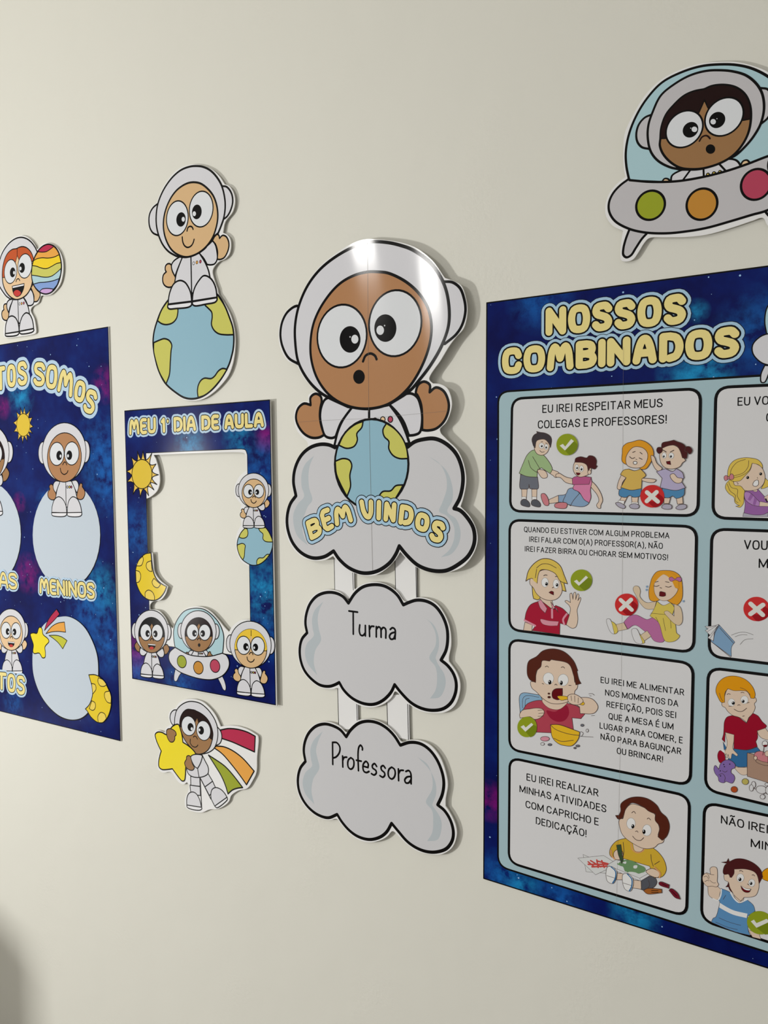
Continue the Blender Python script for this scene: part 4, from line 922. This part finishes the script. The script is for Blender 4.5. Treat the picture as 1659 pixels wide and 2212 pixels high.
def kids_card2(card):
    fr(*C2); w = 4
    begin('child_illustration', card)        # blond boy in a red polo shirt, hand up
    K2('c_blond', "212,548* 235,460 290,395 350,365 420,372 490,420 525,500 552,570* 522,562* 540,632* 505,622* 430,600* 335,690* 305,700* 275,690* 268,660 262,590 245,530", 5)
    K2('c_skin', "205,880* 265,905* 260,955* 192,948*"); K2('c_skin', "320,650* 420,690* 440,760* 400,775* 335,720*")
    K2('c_skin', "555,860* 575,770 562,742* 530,710 545,705 575,722* 572,650 585,645 595,695* 605,640 617,640 618,698* 635,650 645,660 636,706* 655,680 660,690 640,750 630,780 635,860 620,920 590,932 540,902*")
    K2('c_red', "335,705* 250,740 215,800 203,862* 290,912* 262,950* 488,982* 490,890* 540,905* 566,825* 510,770 455,745* 425,775*")
    K2('c_rose', "310,712* 335,698* 385,770* 370,808* 330,768", 3); K2('c_rose', "415,715* 430,775* 460,765* 476,802* 440,752", 3); o(14, "425,778* 426,845*", 'c_rose')
    K2('c_rose', "330,858 400,870 480,876* 470,910* 400,910 345,893", 1.5); o(13, "202,866* 288,910*", 'c_rose'); o(13, "545,815* 515,860 525,900", 'c_rose')
    K2('c_skin', "300,490 360,455 450,480 490,545 507,630 475,685 420,705 350,690 300,650 272,600 245,570 250,525 280,535 298,560")
    f('c_blond', "305,565* 275,545* 262,470 310,400 380,390 470,430 515,500 525,560* 490,545 450,485 380,455 330,455 312,500"); o(w, "305,565* 312,500 332,458 380,455 450,485 490,545 525,562*;300,440 340,410 400,410 460,440;290,520 300,450", INK)
    eyes([((368,558,28,38), (380,570,11,14)), ((458,570,24,37), (466,578,10,14))]); o(5, "358,503 372,497 385,500;452,510 468,509;428,602 438,596", INK)
    K2('c_dred', "400,640* 420,628 438,635* 438,660* 420,652", 3)
    begin('child_illustration', card)        # girl crying on the floor
    K2('c_orange', "1225,570 1240,520 1280,470 1350,460 1420,470 1470,510 1488,600 1480,700 1440,742 1390,722 1330,690 1270,712 1225,702 1213,640", 3)
    K2('c_mauve', "1010,880* 1060,830 1110,822 1200,860 1250,842 1310,880 1345,1000 1330,1042 1260,1035 1222,985* 1180,955 1100,905 1042,938*", 2)
    K2('c_skin2', "948,900* 1010,885* 1038,938* 958,955*", 2); K2('c_skin2', "1148,985* 1200,950* 1232,995* 1165,1042*", 2)
    K2('c_lemon', "890,870 940,895 960,960 930,978 905,940", 2); K2('CA', "870,858 895,855 925,940 930,978 905,965 880,915", 2)
    K2('c_lemon', "1115,950 1155,1000 1180,1045 1160,1055 1130,1010", 2); K2('CA', "1075,940 1110,933 1145,1000 1160,1055 1110,1048 1080,990", 2)
    K2('c_skin2', "1085,610 1100,587 1130,592 1145,630 1140,670 1190,720 1275,712* 1258,775* 1190,772 1140,722 1112,670", 2)
    K2('c_lemon', "1280,712* 1330,745 1390,722* 1420,760 1402,830* 1430,900 1440,970 1465,992 1430,1032 1350,1036 1290,880 1222,830* 1258,770", 2); o(2.5, "1230,808 1310,815 1400,822;1330,850 1350,950;1390,850 1395,930;1270,840 1290,875", INK)
    K2('c_skin2', "1420,732* 1470,760 1485,880 1460,907 1420,892 1370,842 1338,800 1362,788 1420,832*", 2)
    K2('c_skin', "1255,600 1265,550 1310,500 1340,492 1400,540 1430,600 1450,610 1430,655 1370,702 1310,702 1268,660", 2)
    f('c_orange', "1255,570* 1275,500 1335,470 1400,480 1450,530 1460,610* 1430,600 1400,545 1340,492 1300,515 1270,550")
    K2('c_mauve', "1378,525 1400,513 1425,530 1450,515 1478,522 1472,552 1430,537 1395,550", 2.5)
    o(4.5, "1255,585 1275,590 1297,582;1350,590 1375,596 1397,588;1265,555 1290,550;1350,552 1378,556;1305,600 1318,604", INK); K2('c_dred', "1305,632 1348,640* 1350,665 1325,672 1300,668*", 3)
    for x, y in ((1198,592), (1195,618), (1495,710)): begin('tear_illustration', card); e('c_jean', x, y, 8, 9)
    begin('check_mark', card); check(665, 540, 88, 88, "605,548* 628,535* 648,558* 702,503* 720,518* 645,585*", 0, "645,585* 720,518* 750,535 748,570 725,605 690,626*")
    begin('cross_mark', card); cross(1032, 738, 94, 90, "985,700* 1075,780*", "1070,697* 985,777*", 27, 0, "1075,780* 1070,697* 1122,745 1115,780 1085,815 1045,828 985,777*"); end()

def kids_card3(card):
    fr(*C3)
    begin('child_illustration', card)        # boy eating at the table
    K2('c_chair', "165,640* 162,500 185,478 330,495* 350,545* 200,600*"); o(3, "185,600 190,520 215,500 320,512*;205,590 212,530 240,520", INK)
    K2('c_salmon', "195,605* 225,565 340,538 440,600* 540,558* 640,590 692,650* 660,687* 588,680* 600,778* 415,802* 298,797* 290,700*"); f('c_wine', "380,620 450,630 540,575 565,640 530,700 470,712 410,680")
    K2('c_skin', "350,520* 345,545 400,600 480,612 530,580 560,545*", 2)
    K2('c_skin', "185,618 240,608 300,600 350,610 362,640 330,680 280,692 250,672 165,682* 162,650"); o(3, "355,615 310,620;362,640 315,645;355,665 310,668", INK)
    K2('c_skin', "295,330 320,250 350,205 440,205 540,215 590,280 610,390* 632,395 630,440 612,460 600,520 520,560 420,562 350,522 300,470 260,435 252,385 285,385")
    K2('c_brown', "222,300 235,220 300,180 350,135 430,118 520,140 600,215 635,295* 628,300* 645,370 662,400* 620,412* 600,330 560,240 420,205* 405,218* 345,215 335,262 300,300 292,392* 248,372 228,340", 4)
    eyes([((396,360,43,48), (407,390,13,18)), ((516,372,42,48), (501,395,12,18))]); o(4, "370,265 385,258 397,268;500,270 515,264 528,275;448,412 457,405 466,414;562,415 580,416;345,400 358,404", INK)
    K2('c_dred', "430,515 427,470 450,445 510,440* 508,500 480,532 450,528", 4); K2('c_skin', "655,645* 650,590* 600,560* 640,520 750,525 800,590 770,640"); K2('c_bowl', "468,505 540,505 690,560 680,576 550,530 500,537", 3)
    K2('c_skin', "555,500 600,485 660,515 680,545 650,570 600,572 560,550"); o(3, "580,500 585,540;610,500 612,550;640,515 638,560", INK)
    o(2.5, "725,485 750,482 770,495;730,500 745,502;745,662 772,660;655,830* 760,836*;660,790 680,805 665,830", INK)
    for x, y, a, b, c in ((368,850,36,19,'c_rose'), (348,892,15,11,'CA'), (408,898,16,9,'c_grey'), (635,908,16,9,'c_grey'), (612,925,10,7,'c_grey'), (672,740,13,10,'c_grey'), (712,783,9,13,'CA'), (400,482,8,6,'c_brown'), (402,511,11,8,'c_brown')): e(c, x, y, a, b, 0, 3, INK)
    begin('bowl_illustration', card); K2('c_bowl', "413,735* 480,735 580,768 652,795* 640,850 590,905 530,905 480,890 430,840", 4); o(4, "415,737* 450,770 560,810 650,822*;440,845 500,870 600,862", INK)
    begin('check_mark', card); check(223, 753, 79, 84, "170,752* 195,738* 212,758* 258,720* 274,735* 210,792*", 15, "210,792* 274,735* 300,750 298,790 275,825 250,837*"); end()

def kids_card4(card):
    fr(*C4)
    begin('paper_illustration', card); K2('c_paper', "678,850* 860,930* 890,1005* 702,990*", 2); K2('c_paper', "635,880* 845,858* 960,930* 780,1015*", 2)
    o(11, "720,910 770,950;740,900 820,950;790,895 800,955;830,900 850,955;720,930 880,930;750,950 870,945;800,905 880,925", 'c_scrawl')
    begin('child_illustration', card)        # boy drawing on the floor
    K2('c_dgrey', "1145,1050* 1250,1028 1280,1070 1262,1110 1180,1142 1140,1125"); o(3, "1210,1060 1220,1100 1200,1130", INK)
    K2('c_skin', "945,1000* 1012,1005* 1010,1055* 950,1055*"); K2('c_skin', "1080,1055* 1150,1065* 1152,1132* 1080,1122*")
    K2('c_mustard', "1035,715* 950,740 900,800 895,850 910,872* 1000,880* 1220,945* 1255,1040* 1322,1030 1355,980 1340,900 1290,830 1245,795* 1160,800* 1080,755*"); o(4, "1005,750 1010,830 1000,880;1230,850 1235,900 1250,945;1260,930 1300,905", INK)
    o(9, "1068,760 1080,810 1120,835 1165,820 1180,795", 'c_tan')
    K2('c_skin', "1080,750* 1180,790* 1150,825 1100,820", 2)
    K2('c_skin', "1000,560 1020,490 1070,440 1180,470 1260,520 1285,590 1300,640 1290,700 1335,712 1330,750 1290,765 1260,792 1180,802 1080,757 1000,690 975,620 970,580 985,550")
    K2('c_brown', "942,532* 970,530* 985,495 985,440 1050,392 1130,380 1210,398 1280,450 1312,505 1360,550 1382,620 1360,700 1322,735* 1288,705* 1300,620 1265,570 1268,520* 1210,495 1180,470 1110,435 1070,430 1025,480 1000,550 965,562", 4)
    eyes([((1068,597,35,45), (1083,620,12,17)), ((1198,652,36,46), (1174,664,13,18))]); o(4, "1075,510 1092,498 1105,515;1200,560 1212,552 1228,568;1105,662 1118,658 1125,668;1082,700 1108,728 1145,735 1172,712", INK)
    K2('c_paper', "875,935* 950,890* 1232,992* 1140,1042*", 2); K2('CA', "875,935* 1140,1042* 1145,1065* 880,955*", 2); K2('CA', "1140,1042* 1232,992* 1230,1015* 1145,1065*", 2)
    f('c_scribble', "965,925 1010,895 1080,900 1130,930 1180,955 1185,985 1140,1000 1080,990 1020,985 1005,950"); o(9, "960,925 1000,940 1040,900;1040,990 1080,970 1130,1000 1180,970", 'c_scribble'); f('c_paper', "1090,940 1120,938 1115,960 1090,960"); f('c_paper', "1000,915 1030,905 1025,925")
    K2('c_skin', "930,830 960,808 995,820 1000,880 950,892 930,870"); K2('c_skin', "1190,985 1240,962 1300,998 1290,1035 1230,1022 1200,1000"); o(11, "905,815 912,860 935,885", 'c_tan'); o(11, "1262,955 1305,1000 1300,1035", 'c_tan')
    K2('c_dgreen', "950,772* 985,768* 1005,895* 992,922* 965,850*", 3); o(3, "965,840 998,838;968,860 998,858", INK)
    for s, t in (("878,950 915,948 952,985 945,1050 922,1085 880,1070 865,1020", "905,948 942,985 940,1045 920,1080"), ("1005,1008 1050,1008 1085,1050 1080,1120 1060,1148 1020,1130 1000,1070", "1040,1008 1075,1050 1072,1115 1055,1145")):
        K2('WB', s, 3); o(8, t, 'c_denim')
    o(3, "872,1020 935,1040;1005,1080 1070,1100", INK)
    for c, s in (('c_copper', "1170,1142* 1200,1125 1318,1130* 1320,1160* 1200,1168"), ('c_crayon', "1295,1078* 1310,1070 1380,1095* 1376,1124* 1300,1095"), ('c_crayon', "1378,1140* 1395,1125 1450,1165 1470,1212* 1430,1200")):
        begin('crayon_illustration', card); K2(c, s, 4); o(4, {'1170': "1235,1140* 1290,1142*;1235,1155* 1290,1157*", '1295': "1320,1085* 1360,1105*", '1378': "1400,1145* 1440,1185*"}[s[:4]], 'K')
    end()

def kid_right1(card):
    fr(*R1)
    begin('child_illustration', card)        # blonde girl in a purple top
    K2('c_blond', "1065,1470* 1106,1510* 1150,1560 1060,1620 1000,1630* 1050,1540", 5)
    K2('c_blond', "520,1510 480,1560 470,1620 520,1700 600,1760 610,1830 650,1870* 680,1880 625,1890* 690,1908 740,1850 748,1750 755,1640 690,1560 600,1540 560,1480", 5); o(5, "520,1530 560,1610 650,1640 650,1740 690,1815;500,1560 540,1660 620,1730 620,1810 660,1840", INK)
    K2('c_lgrey', "740,1990* 900,2020* 1106,1960* 1106,2045* 730,2045*", 4)
    K2('c_purple', "765,1665* 860,1655 955,1635* 1070,1760 1120,1800* 1150,1950* 1050,2010 900,2020 748,1990* 765,1850 750,1740", 5)
    K2('c_skin', "880,1655* 950,1640* 940,1675* 900,1672*", 3); K2('c_violet', "760,1680 830,1685 985,1830* 975,1892* 870,1870 765,1785", 5)
    for s in ("850,1700* 890,1735* 840,1810* 805,1790*", "905,1750* 945,1790* 915,1880* 880,1865*"): f('c_purple', s)
    K2('c_skin', "985,1820* 1106,1842* 1180,1850* 1180,1895* 975,1890*", 4); K2('c_skin', "1045,1760* 1106,1720* 1180,1740* 1180,1820* 1080,1810*", 4); o(14, "1075,1780* 1090,1820*", 'K')
    K2('c_skin', "860,1250 980,1285 1030,1340 1062,1440 1042,1550 960,1632 850,1657 760,1652 700,1590 610,1575 595,1530 650,1505 760,1440 830,1350", 5)
    K2('c_blond', "505,1420 530,1290 600,1210 720,1170 850,1170 960,1200 1020,1270 1027,1325* 960,1270 872,1248* 840,1350 760,1440 690,1510 600,1525* 540,1495", 5); o(5, "820,1210 810,1300 740,1390 590,1440;870,1250 830,1350 720,1430 600,1465;540,1430 560,1340 640,1240 770,1190", INK)
    e('K', 803, 1462, 21, 23); e('K', 997, 1408, 21, 22); e('WB', 796, 1455, 5, 6); e('WB', 990, 1402, 5, 6)
    K2('WB', "880,1575 905,1515 955,1500 962,1570 920,1595", 6); o(5, "640,1535 660,1550 655,1565;945,1460 952,1475", INK)
    K2('c_shoe', "522,1462 480,1430 450,1455 470,1510 515,1480", 5); K2('c_shoe', "525,1462 560,1405 592,1430 590,1482 540,1492", 5); e('c_shoe', 515, 1468, 16, 20, 0, 5, INK); end()
def book_right2(card):
    fr(*R2)
    begin('book_illustration', card)         # a thrown book
    K2('c_book', "370,1580* 612,1845* 565,1915 560,2062* 250,1830* 290,1700", 5)
    K2('CA', "165,1610* 270,1605 372,1580* 310,1690 292,1830* 208,1780* 240,1740* 170,1670* 215,1650*", 4); o(4, "180,1640* 340,1600* 200,1690;240,1745* 350,1610*;235,1800* 372,1590*", INK)
    o(6, "290,1830* 310,1720 340,1660 385,1595*;385,1630* 590,1860*;250,1830* 548,2070*", INK); end()
    begin('motion_lines', card); o(5, "560,1740 680,1700 780,1700 885,1735;615,1765 700,1735 795,1735;690,1880 760,1810 885,1795", 'c_line')
    begin('cross_mark', card); cross(937, 1350, 198, 182, "848,1272* 1028,1438*", "1032,1288* 845,1425*", 54, 8, "1028,1438* 1032,1288* 1130,1380 1100,1470 1020,1520 940,1530 845,1425*"); end()
def kid_right3(card):
    fr(*R3)
    begin('child_illustration', card)        # boy tidying toys
    K2('c_denim', "410,1185* 462,1280* 425,1300*", 4)
    K2('c_skin', "555,1530* 600,1540 748,1545* 748,1640 680,1650 620,1610", 4)
    K2('c_denim', "560,1275* 750,1300 890,1258* 950,1330* 750,1345* 748,1535* 640,1540 560,1510 480,1440 540,1350", 5)
    K2('c_skin', "890,1030* 1000,985* 1041,1040* 1090,1100 1060,1155 950,1130 905,1080", 5)
    K2('c_crimson', "530,815* 630,838* 740,922* 780,840* 830,783* 900,820 960,900 1022,965 1000,992* 890,1030* 895,1130 870,1180* 892,1250* 750,1297 560,1282* 565,1085* 440,1050* 435,1192* 395,1150* 415,1080 420,1020 430,900 465,838", 5)
    K2('c_skin', "440,1052* 565,1085* 560,1180 548,1280 618,1370 600,1385 540,1350 520,1420 500,1422 480,1360 470,1412 450,1402 455,1350 425,1382 410,1362 450,1290 468,1200", 4)
    K2('c_skin', "430,560 480,440 600,455 740,465 805,560 860,560 880,610 850,650 862,700 830,780 770,845* 742,915* 690,870 630,838 540,810 470,750 440,705 400,682 393,640 425,620", 5)
    K2('c_gold', "308,470 330,380 400,300 500,262 620,268 740,320 830,420 862,520 850,575* 800,572* 780,520 740,475 680,465 560,465 480,437* 440,490 432,630* 385,630 335,550", 5); o(5, "650,425 720,450 790,520;360,500 380,570 410,615", INK)
    eyes([((528,632,48,54), (553,640,21,23)), ((710,595,52,56), (692,615,20,22))], 4); o(6, "465,520 488,508 512,518;660,495 685,488 705,498;615,672 635,662 650,670;565,725 620,755 680,755 742,712;685,825 708,818;490,683 525,682;750,638 775,630", INK)
    begin('toy_illustration', card); K2('c_crimson', "335,1360 360,1310 400,1310 440,1400 430,1470 370,1480 340,1430", 4); f('WB', "380,1300 430,1300 432,1340 400,1320")
    begin('toy_illustration', card); K2('c_dino', "300,1515 280,1560 300,1630 340,1680 355,1740 420,1760 450,1740 480,1750 540,1765 575,1700 560,1650 525,1620 530,1570 575,1550 582,1510 540,1460 480,1437 420,1450 370,1500 350,1570*", 5); o(5, "350,1650 400,1630 440,1680 430,1740;400,1590 440,1610 470,1590", INK)
    for x, y in ((420,1502), (430,1532), (505,1497), (372,1592), (375,1662)): e('K', x, y, 8, 8)
    begin('box_illustration', card); K2('c_box', "750,1338* 860,1365 1041,1450 1180,1520* 1180,1800* 1041,1757* 750,1668*", 5)
    begin('toy_illustration', card); K2('c_shoe', "845,1385 870,1330 960,1318 1041,1370* 1041,1500* 900,1480 880,1430", 5); K2('c_box', "880,1430 960,1460 1041,1480 1041,1515 920,1490 870,1455", 5); e('c_skin', 865, 1410, 24, 28, 0, 5, INK)
    e('WB', 998, 1210, 38, 40, 0, 5, INK); f('c_dred', "972,1232 1034,1228 1015,1255 985,1252"); o(6, "985,1255* 970,1370*", INK); e('c_skin', 1030, 1350, 34, 40, 0, 5, INK)
    begin('toy_illustration', card); e('c_olive', 722, 1742, 46, 42, 15, 5, INK)
    begin('toy_illustration', card); e('c_rust', 567, 1852, 46, 42, 15, 5, INK)
    begin('toy_illustration', card)
    for a in ((950,1855,76,54,12), (838,1785,28,46,0), (808,1830,29,45,0), (965,1955,34,32,0), (1055,1862,48,60,0), (1025,1780,26,22,0)): e('CA', *a, w=5, oc=INK)
    o(5, "835,1830 875,1850;990,1905 975,1930;1010,1905 1035,1920", INK); end()
def kid_right4(card):
    fr(*R4)
    begin('child_illustration', card)        # waving boy in a blue shirt
    K2('c_gold', "805,970* 820,900 870,860 900,855* 960,930* 940,1010 850,1002", 5)
    K2('c_skin', "645,1590* 780,1640* 800,1705* 700,1680*", 4)
    K2('c_skin', "165,1068* 180,1180 260,1240* 320,1215* 332,1120* 290,1080 270,1060", 4)
    K2('c_sky', "325,1098* 440,1150 540,1275 635,1232* 710,1300 732,1370* 640,1430* 650,1600 672,1660* 480,1612 208,1502* 230,1455 260,1440 300,1310 310,1255* 295,1240*", 4)
    f('WB', "310,1270* 400,1325 480,1362 640,1400* 630,1452* 470,1412 380,1370 302,1325*"); o(14, "440,1152 490,1230 540,1265 635,1228", 'WB'); o(12, "328,1110 320,1180 285,1240 230,1220", 'WB'); o(4, "350,1230 380,1180;260,1500 400,1560 520,1590;300,1450 420,1500 560,1540", INK)
    K2('c_skin', "470,1160* 600,1200* 590,1240* 545,1262* 500,1220", 3)
    K2('c_skin', "480,870 620,865 735,910 770,990 776,1090 740,1180 690,1200 600,1205* 560,1250* 470,1165 430,1090 412,1022 370,1000 362,930 400,915 440,960", 4)
    K2('c_maroon', "348,895 370,820 395,800* 330,785* 392,778* 412,740* 425,778* 500,745 600,748 720,800 800,880 822,960* 778,1042* 760,950 720,900 620,868 482,868* 480,920 450,968* 430,965* 420,930 360,930", 4); K2('c_maroon', "412,1020* 400,1060 380,1080 412,1080* 430,1120 468,1155* 430,1085", 3)
    eyes([((555,972,44,50), (550,990,18,21)), ((692,1032,38,45), (683,1038,16,19))], 4); o(6, "545,890 565,885 585,898;695,938 712,935 725,948;640,1045 655,1055", INK)
    K2('c_dred', "562,1068* 620,1098 682,1105* 660,1142 610,1142 575,1112", 5); f('WB', "566,1070* 620,1098 678,1107* 665,1120 610,1112")
    K2('c_skin', "103,980 112,940 150,912 200,930* 195,860 225,838 270,850 282,940 280,1020 297,1050 270,1080 220,1070 160,1072 115,1025", 4); o(4, "120,960 150,950 180,990;150,915 175,940 185,975;200,930 240,935;130,1015 170,1000 180,1010;190,1000 230,1030 260,1030", INK)
    begin('check_mark', card); check(790, 1507, 158, 138, "680,1490* 718,1470* 748,1512* 868,1460* 910,1492* 748,1567*", 18, "748,1567* 910,1492* 950,1530 945,1600 900,1640 850,1648*"); end()

def rules_poster():
    T = thing('rules_poster', 'large dark blue classroom rules poster with illustrated white cards, cut off at the right edge', 'poster', (1300, 1990), .003)
    fr(0, 0, 1)
    zt, zb = zline((1051.2, 654), (1659, 574.5)), zline((1044.5, 1898.7), (1659, 2092.7))
    xl0, xl1 = wp((1051.2, 654))[0], wp((1044.5, 1898.7))[0]
    pl = wp((1076, 1400))[0]
    xa, xb = wp((1105, 1000))[0], wp((1511, 1000))[0]; xc = wp((1544, 1000))[0]
    cr = xc + (xb - xa); pr = cr + (xa - pl); xr = pr + (pl - xl0)
    Q = [(xl0, zt(xl0)), (xr, zt(xr)), (xr, zb(xr)), (xl1, zb(xl1))]
    board('board', T, Q, 0)
    begin('starry_print', T)
    P = [(xl0+.0004, zt(xl0)-.0004), (xr, zt(xr)-.0004), (xr, zb(xr)+.0012), (xl1+.0004, zb(xl1)+.0012)]
    fillw(galaxy('galaxy_print_rules', [(1165, 645, .06, 'b'), (1490, 805, .05, 'c'), (1535, 802, .04, 'c'), (1505, 672, .02, 'c'), (1645, 715, .07, 'b'), (1118, 1908, .05, 'c'), (1075, 1890, .05, 'b'), (1205, 1940, .05, 'b'), (1370, 1975, .045, 'c'), (1057, 1730, .04, 'm')]), P)
    ribbon(P, .0022, M('K'), True); stars(190, (xl0, xr, Q[2][1], Q[0][1]+.08), inquad(Q), 9); end()
    begin('rules_panel', T)
    pz, pb = zline((1077, 846.5), (1640, 811.5)), zline((1080, 1872.2), (1472, 1997.6))
    R = rrect([(pl, pz(pl)), (pr, pz(pr)), (pr, pb(pr)), (pl, pb(pl))], .022); fillw(M('PB'), R); ribbon(R, .0032, M('K'), True); end()
    fr(*FN); begin('title_lettering', T)
    BW = .0112
    bubble(words("NOSSOS", 362, 428, 1194, 356, 190), BW, .0025, .0042, .0009)
    bubble(words("COMBINADOS", 112, 652, 1502, 548, 186), BW, .0025, .0042, .0009); end()
    begin('spaceship_illustration', T)
    fo('LB', 6, "1652,410* 1640,330 1655,250 1700,200 1800,170 1900,220 1930,410*"); fo('W', 6, "1640,588* 1618,640 1620,685 1640,685 1670,620 1690,590*"); fo('W', 6, "1880,590* 1900,620 1930,685 1950,685 1950,640 1920,580*")
    fo('W', 6, "1659,405 1610,425 1570,470 1572,520 1615,568 1659,585 1800,600 1950,560 1980,480 1930,420 1800,400"); end()
    def card(sheet, q, lines, h, art, wide=None):
        end(); fr(*sheet); LAY[0] = 60
        begin('rule_card', T)
        if wide is None: c = [wp(p) for p in q]
        else:
            (a0, a1), (b0, b1) = wide; x0 = FR[0]; mk = lambda p: (FR[0]+p[0]/FR[2], FR[1]+p[1]/FR[2])
            la, lb = zline(mk(a0), mk(a1)), zline(mk(b0), mk(b1)); t0, b0_ = wp(q[0]), wp(q[1])
            c = [(t0[0], la(t0[0])), (cr, la(cr)), (cr, lb(cr)), (b0_[0], lb(b0_[0]))]
        r = rrect(c, .021); fillw(M('CA'), r); ribbon(r, .0042, M('K'), True)
        cd = end()
        begin('rule_text', cd)
        for t, *a in lines: fr(*sheet); line(t, *a, h)
        end()
        if art: art(cd)
        end()
    card(C1, [(63,118), (1597,36), (1575,1072), (46,1033)], [("EU IREI RESPEITAR MEUS", 308,235,1288,187), ("COLEGAS E PROFESSORES!", 272,362,1322,320)], 69, kids_card1)
    card(C2, [(80,50), (1603,104), (1578,1130), (78,942)], [("QUANDO EU ESTIVER COM ALGUM PROBLEMA", 197,148,1381,201), ("IREI FALAR COM O(A) PROFESSOR(A), N\u00c3O", 238,228,1327,286), ("IREI FAZER BIRRA OU CHORAR SEM MOTIVOS!", 202,306,1370,379)], 47, kids_card2)
    card(C3, [(78,40), (1575,238), (1550,1232), (78,937)], [("EU IREI ME ALIMENTAR", 820,395,1501,500), ("NOS MOMENTOS DA", 857,498,1453,591), ("REFEI\u00c7\u00c3O, POIS SEI", 868,592,1437,685), ("QUE A MESA \u00c9 UM", 885,690,1413,778), ("LUGAR PARA COMER, E", 812,766,1489,890), ("N\u00c3O PARA BAGUN\u00c7AR", 820,856,1477,980), ("OU BRINCAR!", 952,972,1329,1044)], 52, kids_card3)
    card(C4, [(80,62), (1545,376), (1520,1356), (73,914)], [("EU IREI REALIZAR", 217,247,803,380), ("MINHAS ATIVIDADES", 160,342,867,510), ("COM CAPRICHO E", 210,468,805,616), ("DEDICA\u00c7\u00c3O!", 293,602,706,710)], 60, kids_card4)
    card(R1, [(330,118), (283,2065)], [("EU VO", 650,393,1118,374), ("C", 1078,630,1164,626)], 130, kid_right1, (((560,108), (1106,84)), ((520,2072), (1106,2090))))
    card(R2, [(270,158), (226,2054)], [("VOU", 746,460,1102,472), ("M", 965,738,1108,743)], 142, book_right2, (((480,165), (1106,186)), ((470,2087), (1106,2165))))
    card(R3, [(203,143), (161,1857)], [], 100, kid_right3, (((400,168), (1041,248)), ((400,1917), (1041,2072))))
    card(R4, [(127,71), (90,1477)], [("N\u00c3O IREI", 322,322,887,446), ("MIN", 678,604,936,658)], 102, kid_right4, (((280,103), (885,230)), ((190,1512), (885,1737))))
    begin('paper_joint', T); fr(0, 0, 1); vlineseg("1347,750* 1342,1500 1332,1955*", .7); end()

welcome_sign()
globe_kid()
ufo_cutout()
balloon_kid()
star_kid()
count_poster()
photo_frame()
rules_poster()
end()
